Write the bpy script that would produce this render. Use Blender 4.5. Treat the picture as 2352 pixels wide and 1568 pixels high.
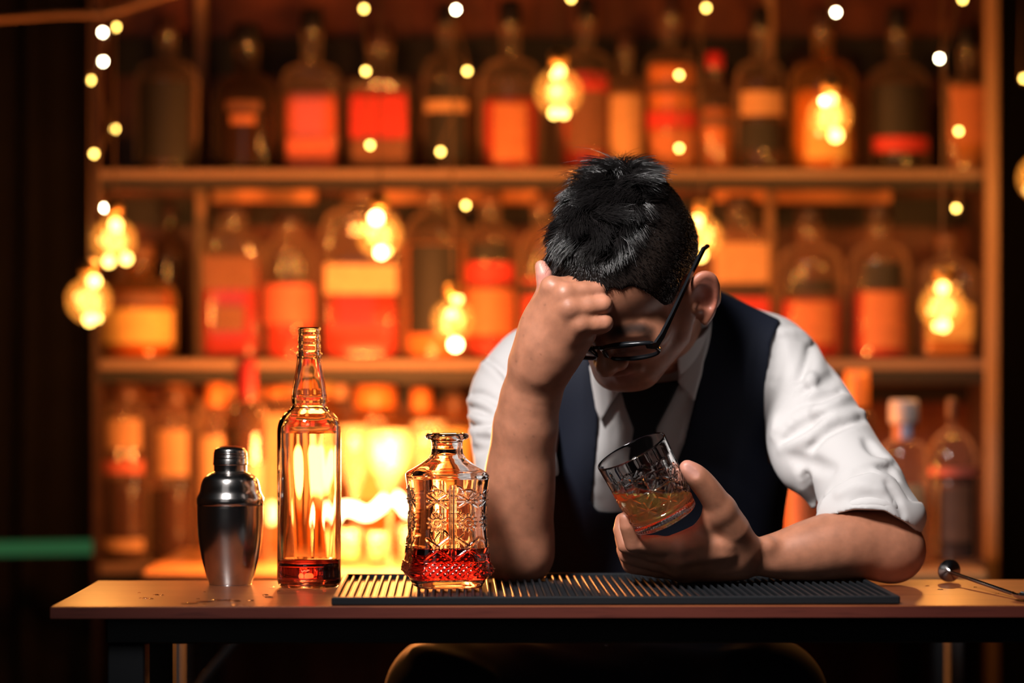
import bpy, math, random
import numpy as np
from mathutils import Vector, Matrix

for _o in list(bpy.data.objects):
    bpy.data.objects.remove(_o)
SC = bpy.context.scene
COL = SC.collection
rnd = random.Random(7)
PI = math.pi

# ------------------------------------------------------------------ camera
FPX = 85.0 / 36.0 * 2352.0      # focal length in pixels of the 2352 x 1568 frame
HY = 850.0                      # row of the horizon
CZ = 1.015                      # lens height above the floor
TZ = 0.75                       # height of the table top
cam_data = bpy.data.cameras.new('camera')
cam_data.lens = 85.0
cam_data.sensor_width = 36.0
cam_data.shift_y = (HY - 784.0) / 2352.0
cam_data.clip_start = 0.05
cam_data.dof.use_dof = True
cam_data.dof.focus_distance = 2.88
cam_data.dof.aperture_fstop = 1.75
cam_data.dof.aperture_blades = 0
cam = bpy.data.objects.new('camera', cam_data)
cam.location = (0, 0, CZ)
cam.rotation_euler = (PI / 2, 0, 0)
COL.objects.link(cam)
SC.camera = cam

# ------------------------------------------------------------------ world, lights, exposure
world = bpy.data.worlds.new('world')
SC.world = world
world.use_nodes = True
world.node_tree.nodes['Background'].inputs[0].default_value = (0.30, 0.36, 0.5, 1)
world.node_tree.nodes['Background'].inputs[1].default_value = 0.006


def area_light(name, loc, target, sx, sy, power, color):
    d = bpy.data.lights.new(name, 'AREA')
    d.shape = 'RECTANGLE'
    d.size = sx
    d.size_y = sy
    d.energy = power
    d.color = color
    o = bpy.data.objects.new(name, d)
    o.location = loc
    o.rotation_euler = (Vector(target) - Vector(loc)).to_track_quat('-Z', 'Y').to_euler()
    COL.objects.link(o)
    return o


key = area_light('key_light', (-0.60, 1.66, 2.36), (0.20, 2.97, 0.93), 0.36, 0.46, 6.2, (1.0, 0.95, 0.92))
key.data.spread = math.radians(47)
fill = area_light('fill_light', (-0.95, 0.30, 1.65), (0.0, 2.95, 0.95), 1.25, 1.45, 2.1, (1.0, 0.95, 0.92))
SC.view_settings.view_transform = 'Standard'
SC.view_settings.look = 'None'
SC.view_settings.exposure = 0.0
SC.view_settings.gamma = 1.0
SC.view_settings.use_curve_mapping = False
SC.cycles.use_denoising = True
SC.cycles.max_bounces = 14
SC.cycles.transmission_bounces = 14
SC.cycles.transparent_max_bounces = 24
SC.cycles.caustics_refractive = True
SC.cycles.sample_clamp_indirect = 6.0
SC.cycles.blur_glossy = 0.6

# ------------------------------------------------------------------ helpers


def at(px, py, D):
    """Place of a photograph pixel at depth D metres in front of the lens."""
    return Vector(((px - 1176.0) / FPX * D, D, CZ - (py - HY) / FPX * D))


def ground(px, py, z=TZ):
    """Place of a pixel that lies on the level plane z."""
    return at(px, py, FPX * (CZ - z) / (py - HY))


def mesh_np(name, V, faces, smooth=True):
    """faces: list of index arrays (n, k)."""
    me = bpy.data.meshes.new(name)
    V = np.asarray(V, dtype=np.float32)
    faces = [np.asarray(f, dtype=np.int32) for f in faces if len(f)]
    me.vertices.add(len(V))
    me.vertices.foreach_set('co', V.ravel())
    nl = sum(f.size for f in faces)
    npoly = sum(len(f) for f in faces)
    me.loops.add(nl)
    me.polygons.add(npoly)
    me.loops.foreach_set('vertex_index', np.concatenate([f.ravel() for f in faces]))
    tot = np.concatenate([np.full(len(f), f.shape[1], dtype=np.int32) for f in faces])
    start = np.concatenate([[0], np.cumsum(tot)[:-1]]).astype(np.int32)
    me.polygons.foreach_set('loop_start', start)
    me.polygons.foreach_set('loop_total', tot)
    me.polygons.foreach_set('use_smooth', np.full(npoly, smooth, dtype=bool))
    me.update(calc_edges=True)
    me.validate()
    return me


class MB:
    """Collects simple shapes into one mesh."""

    def __init__(self):
        self.v = []
        self.f = []

    def box(self, lo, hi):
        b = len(self.v)
        for z in (lo[2], hi[2]):
            for x, y in ((lo[0], lo[1]), (hi[0], lo[1]), (hi[0], hi[1]), (lo[0], hi[1])):
                self.v.append((x, y, z))
        for q in ((3, 2, 1, 0), (4, 5, 6, 7), (0, 1, 5, 4), (1, 2, 6, 5), (2, 3, 7, 6), (3, 0, 4, 7)):
            self.f.append(tuple(b + i for i in q))
        return self

    def bbox(self, lo, hi, c):
        """box with chamfered edges"""
        xs = (lo[0], lo[0] + c, hi[0] - c, hi[0])
        ys = (lo[1], lo[1] + c, hi[1] - c, hi[1])
        zs = (lo[2], lo[2] + c, hi[2] - c, hi[2])

        def ring(x0, x1, y0, y1, k, z):
            return [(x0 + k, y0, z), (x1 - k, y0, z), (x1, y0 + k, z), (x1, y1 - k, z), (x1 - k, y1, z), (x0 + k, y1, z), (x0, y1 - k, z), (x0, y0 + k, z)]
        b = len(self.v)
        rings = [ring(xs[1], xs[2], ys[1], ys[2], c * .3, zs[0]), ring(xs[0], xs[3], ys[0], ys[3], c, zs[1]),
                 ring(xs[0], xs[3], ys[0], ys[3], c, zs[2]), ring(xs[1], xs[2], ys[1], ys[2], c * .3, zs[3])]
        for r in rings:
            self.v += r
        for k in range(3):
            for i in range(8):
                j = (i + 1) % 8
                self.f.append((b + k * 8 + i, b + k * 8 + j, b + k * 8 + 8 + j, b + k * 8 + 8 + i))
        self.f.append(tuple(b + i for i in range(7, -1, -1)))
        self.f.append(tuple(b + 24 + i for i in range(8)))
        return self

    def lathe(self, prof, seg=24, center=(0, 0, 0)):
        cx, cy, cz = center
        b = len(self.v)
        n = len(prof)
        for r, z in prof:
            for i in range(seg):
                a = 2 * PI * i / seg
                self.v.append((cx + r * math.cos(a), cy + r * math.sin(a), cz + z))
        for k in range(n - 1):
            for i in range(seg):
                j = (i + 1) % seg
                self.f.append((b + k * seg + i, b + k * seg + j, b + (k + 1) * seg + j, b + (k + 1) * seg + i))
        return self

    def tube(self, pts, rad, seg=8, cap=True):
        pts = [Vector(p) for p in pts]
        n = len(pts)
        if not hasattr(rad, '__len__'):
            rad = [rad] * n
        b = len(self.v)
        t0 = (pts[1] - pts[0]).normalized()
        ref = Vector((0, 0, 1)) if abs(t0.z) < .9 else Vector((1, 0, 0))
        u = t0.cross(ref).normalized()
        for k in range(n):
            t = (pts[min(k + 1, n - 1)] - pts[max(k - 1, 0)]).normalized()
            u = (u - t * u.dot(t)).normalized()
            w = t.cross(u)
            for i in range(seg):
                a = 2 * PI * i / seg
                self.v.append(tuple(pts[k] + (u * math.cos(a) + w * math.sin(a)) * rad[k]))
        for k in range(n - 1):
            for i in range(seg):
                j = (i + 1) % seg
                self.f.append((b + k * seg + i, b + k * seg + j, b + (k + 1) * seg + j, b + (k + 1) * seg + i))
        if cap:
            self.f.append(tuple(b + i for i in range(seg - 1, -1, -1)))
            self.f.append(tuple(b + (n - 1) * seg + i for i in range(seg)))
        return self

    def ball(self, c, r, seg=12, rings=8, sz=1.0):
        prof = []
        for k in range(rings + 1):
            a = -PI / 2 + PI * k / rings
            prof.append((max(r * math.cos(a), 1e-5), r * math.sin(a) * sz))
        return self.lathe(prof, seg, c)

    def grid(self, V2):
        """V2: rows x cols of points, open quad sheet"""
        b = len(self.v)
        R, C_ = len(V2), len(V2[0])
        for row in V2:
            self.v += [tuple(p) for p in row]
        for i in range(R - 1):
            for j in range(C_ - 1):
                self.f.append((b + i * C_ + j, b + i * C_ + j + 1, b + (i + 1) * C_ + j + 1, b + (i + 1) * C_ + j))
        return self

    def mesh(self, name, smooth=False):
        me = bpy.data.meshes.new(name)
        me.from_pydata(self.v, [], self.f)
        if smooth:
            me.polygons.foreach_set('use_smooth', [True] * len(me.polygons))
        me.update()
        return me


def link(name, mesh, material, parent=None, loc=None):
    o = bpy.data.objects.new(name, mesh)
    COL.objects.link(o)
    if material is not None:
        mesh.materials.clear()
        mesh.materials.append(material)
    if parent is not None:
        o.parent = parent
    if loc is not None:
        o.location = loc
    return o


def part(name, mb, material, parent, smooth=False, loc=None):
    return link(name, mb.mesh(name, smooth), material, parent, loc)


def tag(o, label=None, cat=None, group=None, kind=None):
    if label:
        o['label'] = label
    if cat:
        o['category'] = cat
    if group:
        o['group'] = group
    if kind:
        o['kind'] = kind
    return o


def empty(name, loc, label, cat, group=None, rz=0.0):
    o = bpy.data.objects.new(name, None)
    o.empty_display_size = .05
    o.location = loc
    o.rotation_euler = (0, 0, rz)
    COL.objects.link(o)
    return tag(o, label, cat, group)


def catmull(pts, n=6):
    """smooth polyline through points (any dimension)"""
    P = np.array(pts, dtype=float)
    if len(P) < 3:
        return [P[0] + (P[1] - P[0]) * t for t in np.linspace(0, 1, n + 1)]
    Q = np.vstack([2 * P[0] - P[1], P, 2 * P[-1] - P[-2]])
    out = []
    for i in range(len(P) - 1):
        p0, p1, p2, p3 = Q[i:i + 4]
        for k in range(n):
            t = k / n
            out.append(.5 * (2 * p1 + (p2 - p0) * t + (2 * p0 - 5 * p1 + 4 * p2 - p3) * t * t + (3 * p1 - p0 - 3 * p2 + p3) * t ** 3))
    out.append(P[-1])
    return out


# ------------------------------------------------------------------ materials
def new_mat(name):
    m = bpy.data.materials.new(name)
    m.use_nodes = True
    nt = m.node_tree
    return m, nt, nt.nodes['Principled BSDF'], nt.nodes['Material Output']


def pmat(name, color, rough=.5, metal=0.0, trans=0.0, ior=1.45, coat=0.0, sss=0.0, noise=None, bump=None, emit=None, spec=.5, sheen=0.0):
    m, nt, b, out = new_mat(name)
    b.inputs['Base Color'].default_value = (*color, 1)
    b.inputs['Roughness'].default_value = rough
    b.inputs['Metallic'].default_value = metal
    b.inputs['Transmission Weight'].default_value = trans
    b.inputs['IOR'].default_value = ior
    b.inputs['Coat Weight'].default_value = coat
    b.inputs['Specular IOR Level'].default_value = spec
    b.inputs['Sheen Weight'].default_value = sheen
    if sss:
        b.inputs['Subsurface Weight'].default_value = sss
    if noise:                                   # (scale, colour2, stretch)
        sc, c2, st = noise
        tc = nt.nodes.new('ShaderNodeTexCoord')
        mp = nt.nodes.new('ShaderNodeMapping')
        mp.inputs['Scale'].default_value = st
        nz = nt.nodes.new('ShaderNodeTexNoise')
        nz.inputs['Scale'].default_value = sc
        nz.inputs['Detail'].default_value = 5
        mx = nt.nodes.new('ShaderNodeMix')
        mx.data_type = 'RGBA'
        mx.inputs[6].default_value = (*color, 1)
        mx.inputs[7].default_value = (*c2, 1)
        rp = nt.nodes.new('ShaderNodeMapRange')
        rp.inputs[1].default_value = .35
        rp.inputs[2].default_value = .65
        nt.links.new(tc.outputs['Object'], mp.inputs[0])
        nt.links.new(mp.outputs[0], nz.inputs['Vector'])
        nt.links.new(nz.outputs['Fac'], rp.inputs[0])
        nt.links.new(rp.outputs[0], mx.inputs[0])
        nt.links.new(mx.outputs[2], b.inputs['Base Color'])
    if bump:                                    # (scale, strength, distance)
        tc = nt.nodes.new('ShaderNodeTexCoord')
        nz = nt.nodes.new('ShaderNodeTexNoise')
        nz.inputs['Scale'].default_value = bump[0]
        nz.inputs['Detail'].default_value = 4
        bp = nt.nodes.new('ShaderNodeBump')
        bp.inputs['Strength'].default_value = bump[1]
        bp.inputs['Distance'].default_value = bump[2]
        nt.links.new(tc.outputs['Object'], nz.inputs['Vector'])
        nt.links.new(nz.outputs['Fac'], bp.inputs['Height'])
        nt.links.new(bp.outputs[0], b.inputs['Normal'])
    if emit:
        b.inputs['Emission Color'].default_value = (*emit[0], 1)
        b.inputs['Emission Strength'].default_value = emit[1]
    return m


def thin_glass(name, tint, fres=1.5, rough=.05, body=0.0, bodycol=(1, 1, 1), edge=0.0):
    """thin-walled clear glass: passes light straight, reflects by Fresnel"""
    m, nt, b, out = new_mat(name)
    nt.nodes.remove(b)
    tr = nt.nodes.new('ShaderNodeBsdfTransparent')
    tr.inputs[0].default_value = (*tint, 1)
    gl = nt.nodes.new('ShaderNodeBsdfGlossy')
    gl.inputs['Roughness'].default_value = rough
    lw = nt.nodes.new('ShaderNodeLayerWeight')          # Schlick reflectance, alike on both sides of the wall
    lw.inputs[0].default_value = .5
    pw = nt.nodes.new('ShaderNodeMath')
    pw.operation = 'POWER'
    pw.inputs[1].default_value = 4.0
    fr = nt.nodes.new('ShaderNodeMapRange')
    fr.inputs[3].default_value = ((fres - 1) / (fres + 1)) ** 2
    fr.inputs[4].default_value = .95
    mx = nt.nodes.new('ShaderNodeMixShader')
    nt.links.new(lw.outputs['Facing'], pw.inputs[0])
    nt.links.new(pw.outputs[0], fr.inputs[0])
    nt.links.new(fr.outputs[0], mx.inputs[0])
    if body > 0:
        df = nt.nodes.new('ShaderNodeBsdfDiffuse')
        df.inputs[0].default_value = (*bodycol, 1)
        m2 = nt.nodes.new('ShaderNodeMixShader')
        m2.inputs[0].default_value = body
        if edge > 0:                                    # body colour denser at the outline, imitating light caught by thick edges
            eg = nt.nodes.new('ShaderNodeMapRange')
            eg.inputs[1].default_value = .45
            eg.inputs[2].default_value = 1.0
            eg.inputs[3].default_value = body
            eg.inputs[4].default_value = edge
            nt.links.new(lw.outputs['Facing'], eg.inputs[0])
            nt.links.new(eg.outputs[0], m2.inputs[0])
        nt.links.new(tr.outputs[0], m2.inputs[1])
        nt.links.new(df.outputs[0], m2.inputs[2])
        nt.links.new(m2.outputs[0], mx.inputs[1])
    else:
        nt.links.new(tr.outputs[0], mx.inputs[1])
    nt.links.new(gl.outputs[0], mx.inputs[2])
    nt.links.new(mx.outputs[0], out.inputs[0])
    return m


def emit_mat(name, color, strength):
    m, nt, b, out = new_mat(name)
    nt.nodes.remove(b)
    e = nt.nodes.new('ShaderNodeEmission')
    e.inputs[0].default_value = (*color, 1)
    e.inputs[1].default_value = strength
    nt.links.new(e.outputs[0], out.inputs[0])
    return m


def wood_mat(name, c1, c2, c3, scale=6.0, rough=.35, coat=.25, axis='x'):
    m, nt, b, out = new_mat(name)
    tc = nt.nodes.new('ShaderNodeTexCoord')
    mp = nt.nodes.new('ShaderNodeMapping')
    mp.inputs['Scale'].default_value = (1, 14, 14) if axis == 'x' else (14, 14, 1)
    n1 = nt.nodes.new('ShaderNodeTexNoise')
    n1.inputs['Scale'].default_value = scale * .35
    n1.inputs['Detail'].default_value = 6
    n1.inputs['Distortion'].default_value = .6
    n2 = nt.nodes.new('ShaderNodeTexNoise')
    n2.inputs['Scale'].default_value = scale * 2.2
    n2.inputs['Detail'].default_value = 8
    r1 = nt.nodes.new('ShaderNodeValToRGB')
    r1.color_ramp.elements[0].position = .3
    r1.color_ramp.elements[0].color = (*c1, 1)
    r1.color_ramp.elements[1].position = .7
    r1.color_ramp.elements[1].color = (*c2, 1)
    mx = nt.nodes.new('ShaderNodeMix')
    mx.data_type = 'RGBA'
    mx.inputs[7].default_value = (*c3, 1)
    mr = nt.nodes.new('ShaderNodeMapRange')
    mr.inputs[1].default_value = .55
    mr.inputs[2].default_value = .75
    mr.inputs[4].default_value = .7
    bp = nt.nodes.new('ShaderNodeBump')
    bp.inputs['Strength'].default_value = .12
    bp.inputs['Distance'].default_value = .001
    L = nt.links.new
    L(tc.outputs['Object'], mp.inputs[0])
    L(mp.outputs[0], n1.inputs['Vector'])
    L(mp.outputs[0], n2.inputs['Vector'])
    L(n1.outputs['Fac'], r1.inputs[0])
    L(r1.outputs[0], mx.inputs[6])
    L(n2.outputs['Fac'], mr.inputs[0])
    L(mr.outputs[0], mx.inputs[0])
    L(mx.outputs[2], b.inputs['Base Color'])
    L(n2.outputs['Fac'], bp.inputs['Height'])
    L(bp.outputs[0], b.inputs['Normal'])
    b.inputs['Roughness'].default_value = rough
    b.inputs['Coat Weight'].default_value = coat
    b.inputs['Coat Roughness'].default_value = .25
    return m


M = {}
M['wood_top'] = wood_mat('wood_top', (.27, .078, .026), (.18, .045, .015), (.08, .02, .009), 7, .34, .3)
M['wood_edge'] = wood_mat('wood_edge', (.13, .028, .018), (.09, .018, .012), (.05, .01, .008), 7, .45, .1)
M['wood_counter'] = wood_mat('wood_counter', (.42, .2, .08), (.32, .14, .05), (.2, .08, .03), 5, .4, .2)
M['wood_shelf'] = wood_mat('wood_shelf', (.25, .15, .105), (.19, .11, .075), (.13, .07, .045), 5, .5, .05)
M['wood_post'] = wood_mat('wood_post', (.32, .19, .11), (.25, .14, .08), (.18, .09, .05), 5, .5, .05, 'z')
M['panel'] = pmat('back_panel_stain', (.17, .05, .024), .5, noise=(3, (.08, .02, .010), (6, 1, 1)))
M['panel_dark'] = pmat('panel_dark', (.045, .018, .01), .55, noise=(3, (.03, .01, .006), (1, 1, 6)))
M['black_metal'] = pmat('black_metal', (.012, .013, .015), .42, 0, spec=.4)
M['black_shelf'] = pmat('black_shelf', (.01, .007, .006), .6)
M['floor'] = pmat('dark_floor', (.02, .016, .014), .45, noise=(5, (.012, .01, .009), (1, 1, 1)))
M['curtain'] = pmat('dark_curtain', (.028, .016, .012), .9, noise=(8, (.02, .011, .008), (1, 1, 1)))
M['curtain_black'] = pmat('black_curtain', (.012, .009, .008), .95)
M['wall'] = pmat('dark_wall', (.02, .013, .011), .8, noise=(4, (.014, .009, .008), (1, 1, 1)))
M['lit_strip'] = wood_mat('lit_strip_orange', (.62, .27, .1), (.5, .2, .07), (.35, .13, .05), 5, .4, .2)  # brighter orange that paints lamplight onto the panel below the shelves
# ------------------------------------------------------------------ the room
def struct(name, mb, m, parent=None, smooth=False):
    o = part(name, mb, m, parent, smooth)
    if parent is None:
        o['kind'] = 'structure'
    return o


struct('floor', MB().box((-3, -.6, -.05), (3, 5.6, 0)), M['floor'])
struct('wall_back', MB().box((-3, 5.1, 0), (3, 5.2, 3)), M['wall'])
struct('wall_left', MB().box((-3.1, -.6, 0), (-3, 5.2, 3)), M['wall'])
struct('wall_right', MB().box((3, -.6, 0), (3.1, 5.2, 3)), M['wall'])


def curtain(name, x0, x1, y, m, label, seed, deep=.035):
    r = random.Random(seed)
    rows = []
    n = int((x1 - x0) / .012)
    ph = [r.uniform(0, 6) for _ in range(3)]
    for back in (0, 1):
        pass
    prof = []
    for i in range(n + 1):
        x = x0 + (x1 - x0) * i / n
        prof.append((x, y + deep * math.sin(x * 38 + ph[0] + 1.2 * math.sin(x * 9 + ph[1])) + .4 * deep * math.sin(x * 91 + ph[2])))
    zs = [.02 + 2.75 * k / 24 for k in range(25)]
    front = [[(x + .006 * math.sin(z * 3 + i * .3), yy, z) for i, (x, yy) in enumerate(prof)] for z in zs]
    backs = [[(x, yy + .004, z) for (x, yy, z) in row][::-1] for row in front]
    mb = MB().grid(front).grid(backs)
    o = part(name, mb, m, None, True)
    return tag(o, label, 'curtain')


curtain('curtain', -2.6, -.765, 4.72, M['curtain'], 'dark brown pleated curtain left of the liquor shelves', 3)
curtain('curtain', .93, 2.6, 4.75, M['curtain_black'], 'black pleated curtain right of the tan wooden post', 5)

# ------------------------------------------------------------------ liquor shelving
SD = 4.40                                   # depth of the shelf fronts
BD = 4.47                                   # depth of the bottle axes
sx0, sx1 = at(228, 0, SD).x, at(2268, 0, SD).x
unit = empty('liquor_shelf', (0, SD, 0), 'tall stained wooden liquor shelf unit with three tiers of bottles', 'shelf unit')


def zat(py, D=SD):
    return CZ - (py - HY) / FPX * D


UP = Vector((0, SD, 0))


def up(name, lo, hi, m, c=0.0):
    lo = tuple(Vector(lo) - UP)
    hi = tuple(Vector(hi) - UP)
    mb = MB()
    if c:
        mb.bbox(lo, hi, c)
    else:
        mb.box(lo, hi)
    return part(name, mb, m, unit)


TOPZ = zat(-260)
up('back_panel', (sx0, SD + .19, .35), (sx1, SD + .205, TOPZ), M['panel'])
zt, zm, zb = zat(411), zat(848), zat(1318)
for zz, th, drop in ((zt, .018, .018), (zm, .018, .024), (zb, .018, .02)):
    s = up('shelf_board', (sx0, SD, zz), (sx1, SD + .19, zz + th), M['wood_shelf'], .002)
    u2 = MB().box((sx0, -.003, zz - drop), (sx1, .03, zz - .0005))
    part('shelf_rail', u2, M['black_shelf'], s)
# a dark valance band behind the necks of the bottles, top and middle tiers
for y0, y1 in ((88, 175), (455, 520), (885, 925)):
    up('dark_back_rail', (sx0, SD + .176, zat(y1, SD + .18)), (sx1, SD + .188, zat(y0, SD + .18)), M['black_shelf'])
for x0_, x1_, ya, yb_ in ((490, 726, 432, 464), (862, 1000, 436, 466), (1010, 1236, 436, 468), (1640, 1760, 434, 462), (1780, 2044, 436, 466), (232, 500, 882, 918), (520, 800, 884, 915)):  # added strips, their orange stands in for the lit panel under the shelves
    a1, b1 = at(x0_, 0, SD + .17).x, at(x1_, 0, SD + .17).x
    up('lit_panel_strip', (a1, SD + .150, zat(yb_, SD + .16)), (b1, SD + .175, zat(ya, SD + .16)), M['lit_strip'], .002)
up('upright', (sx0 - .012, SD, .35), (sx0, SD + .2, TOPZ), M['panel_dark'])
up('upright', (sx1, SD, .35), (sx1 + .006, SD + .2, TOPZ), M['panel_dark'])
pz = at(462, 0, SD + .16)
up('divider_strip', (pz.x - .009, SD + .15, zb), (pz.x + .009, SD + .188, TOPZ), M['wood_post'], .002)
pz = at(1768, 0, SD + .16)
up('divider_strip', (pz.x - .009, SD + .15, zb), (pz.x + .009, SD + .188, TOPZ), M['wood_post'], .002)
up('top_board', (sx0, SD, TOPZ), (sx1, SD + .2, TOPZ + .02), M['wood_shelf'], .002)

pp = at(2278, 0, SD - .04)
po = part('wooden_post', MB().bbox((-.011, -.012, .03), (.011, .012, 2.2), .002), M['wood_post'], None)
part('foot_plate', MB().bbox((-.05, -.05, 0), (.05, .05, .03), .004), M['black_metal'], po)
po.location = (pp.x, SD - .04, 0)
tag(po, 'slim tan wooden post at the right end of the liquor shelves', 'post')

# ------------------------------------------------------------------ bottles on the shelves
GL = {
    'clear': thin_glass('bottle_glass_clear', (.93, .9, .86), 1.5, .06, .04, (.85, .55, .38), .75),
    'smoke': thin_glass('bottle_glass_smoke', (.55, .45, .38), 1.5, .06, .03, (.6, .36, .24), .6),
    'amber': thin_glass('bottle_glass_amber', (.85, .55, .25), 1.5, .06, .06, (.8, .45, .2), .7),
}
_lq = {}


def liquid(c):
    if c not in _lq:
        cols = {'red': (.48, .022, .018), 'crimson': (.28, .006, .012), 'dark': (.035, .008, .008), 'black': (.006, .004, .004),
                'amber': (.48, .17, .035), 'pink': (.6, .10, .06), 'orange': (.62, .19, .05), 'clear': (.34, .2, .12), 'gold': (.6, .34, .1)}
        _lq[c] = pmat('liquor_' + c, cols[c], .18, spec=.5)
    return _lq[c]


_pp = {}


def paper(c):
    if c not in _pp:
        cols = {'black': (.012, .009, .008), 'orange': (.46, .15, .06), 'cream': (.6, .35, .19), 'tan': (.5, .27, .13), 'red': (.5, .03, .025),
                'pink': (.58, .12, .075), 'brown': (.16, .06, .03), 'gold': (.65, .4, .12), 'white': (.75, .65, .55), 'blue': (.3, .36, .55)}
        _pp[c] = pmat('paper_' + c, cols[c], .6, noise=(60, tuple(k * .8 for k in cols[c]), (1, 1, 1)))
    return _pp[c]


_cm = {}


def capm(c):
    if c not in _cm:
        cols = {'black': (.008, .006, .006), 'dark': (.03, .012, .01), 'wine': (.12, .008, .012), 'brown': (.12, .05, .025), 'gold': (.5, .3, .1),
                'orange': (.7, .22, .05), 'grey': (.45, .38, .36), 'red': (.4, .02, .02), 'violet': (.3, .2, .27)}
        _cm[c] = pmat('cap_' + c, cols[c], .35)
    return _cm[c]


def bottle_section(prof, section, sq_top, a0=0.0, a1=2 * PI, seg=28, closed=True, depth=.62, off=0.0):
    """rows of points of a bottle whose body may be rounded-square"""
    rows = []
    for r, z in prof:
        row = []
        n = seg if closed else seg + 1
        k = 0.0
        if section == 's':
            k = 1.0 if z <= sq_top[0] else max(0.0, 1 - (z - sq_top[0]) / max(sq_top[1] - sq_top[0], 1e-4))
        for i in range(n):
            a = a0 + (a1 - a0) * i / seg
            c, s = math.cos(a), math.sin(a)
            g = 1.0
            if k > 0:
                e = 2 + 5 * k
                g = 1.0 / (abs(c) ** e + abs(s) ** e) ** (1 / e)
            dy = 1 - (1 - depth) * k
            row.append(((r * g + off) * c, (r * g * dy + off) * s, z))
        rows.append(row)
    return rows


def sheet(rows, closed=True, cap0=False, cap1=False):
    mb = MB()
    R, C_ = len(rows), len(rows[0])
    for row in rows:
        mb.v += row
    for i in range(R - 1):
        for j in range(C_ if closed else C_ - 1):
            j2 = (j + 1) % C_
            mb.f.append((i * C_ + j, i * C_ + j2, (i + 1) * C_ + j2, (i + 1) * C_ + j))
    if cap0:
        mb.f.append(tuple(range(C_ - 1, -1, -1)))
    if cap1:
        mb.f.append(tuple((R - 1) * C_ + i for i in range(C_)))
    return mb


def shelf_bottle(px, ybase, D, w, ysh, yneck, ytop, label, section='r', glass='clear', liq='red', level=None, labels=(), cap='black',
                 neckw=.3, capfrac=.4, group=None, name='liquor_bottle', capw=1.15, round_sh=.75):
    """px: axis; w: half width in px; ysh: where the shoulder starts; yneck: foot of the neck; ytop: top of the cap"""
    s = D / FPX
    base = at(px, ybase, D)
    root = empty(name, base, label, 'bottle', group)
    W = w * s
    hs, hn, ht = (ybase - ysh) * s, (ybase - yneck) * s, (ybase - ytop) * s
    rn = W * neckw
    prof = [(1e-4, .001), (W * .9, 0), (W * .98, .004), (W, .01)]
    nb = 4
    for i in range(1, nb):
        prof.append((W, .01 + (hs - .01) * i / nb))
    ns = 9
    for i in range(ns + 1):
        t = i / ns * PI / 2
        prof.append((rn + (W - rn) * max(math.cos(t), 0) ** round_sh, hs + (hn - hs) * math.sin(t)))
    hcap = hn + (ht - hn) * (1 - capfrac)
    prof += [(rn * .95, hn + (hcap - hn) * .5), (rn, hcap), (rn * 1.1, hcap + .001), (rn * 1.1, hcap + .006), (1e-4, hcap + .006)]
    sq = (hs, hn)
    g = link('glass', sheet(bottle_section(prof, section, sq)).mesh('glass', True), GL[glass], root)
    lv = hs if level is None else (ybase - level) * s
    lp = [(1e-4, .007)] + [(r * .86 - .0005, max(z, .007)) for r, z in prof if .003 < z < lv]
    rl = np.interp(lv, [z for r, z in prof[2:-1]], [r for r, z in prof[2:-1]]) * .86
    lp += [(rl, lv), (1e-4, lv)]
    link('liquor', sheet(bottle_section(lp, section, sq)).mesh('liquor', True), liquid(liq), root)
    for k, lb in enumerate(labels):
        col, y0, y1, frac = lb[:4]
        z1, z0 = (ybase - y0) * s, (ybase - y1) * s
        n = 8
        zz = [z0 + (z1 - z0) * i / n for i in range(n + 1)]
        lpz = [(float(np.interp(z, [q for r, q in prof[2:-1]], [r for r, q in prof[2:-1]])), z) for z in zz]
        half = math.asin(min(frac, .985))
        if section == 's':
            half = math.atan(frac / .66 * .62 / .62)
        rows = bottle_section(lpz, section, sq, -PI / 2 - half, -PI / 2 + half, 12, False, off=.0009 + .0007 * k)
        link('paper_label', sheet(rows, False).mesh('paper_label', True), paper(col), root)
    ch = ht - hcap
    cr = rn * capw
    cp = [(1e-4, hcap - .002), (cr, hcap - .002), (cr * 1.03, hcap + .003), (cr * 1.03, hcap + ch * .8), (cr * .93, ht), (1e-4, ht)]
    link('cap', MB().lathe(cp, 20).mesh('cap', True), capm(cap), root)
    return root


G1, G2, G3 = 'bottles on the top shelf', 'bottles on the middle shelf', 'bottles on the bottom shelf'
YT = 411 - .018 * FPX / BD - 4      # base row of the top-shelf bottles
YT = HY - (zt + .018 - CZ) * FPX / BD
YM = HY - (zm + .018 - CZ) * FPX / BD
YB = HY - (zb + .018 - CZ) * FPX / BD
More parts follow.
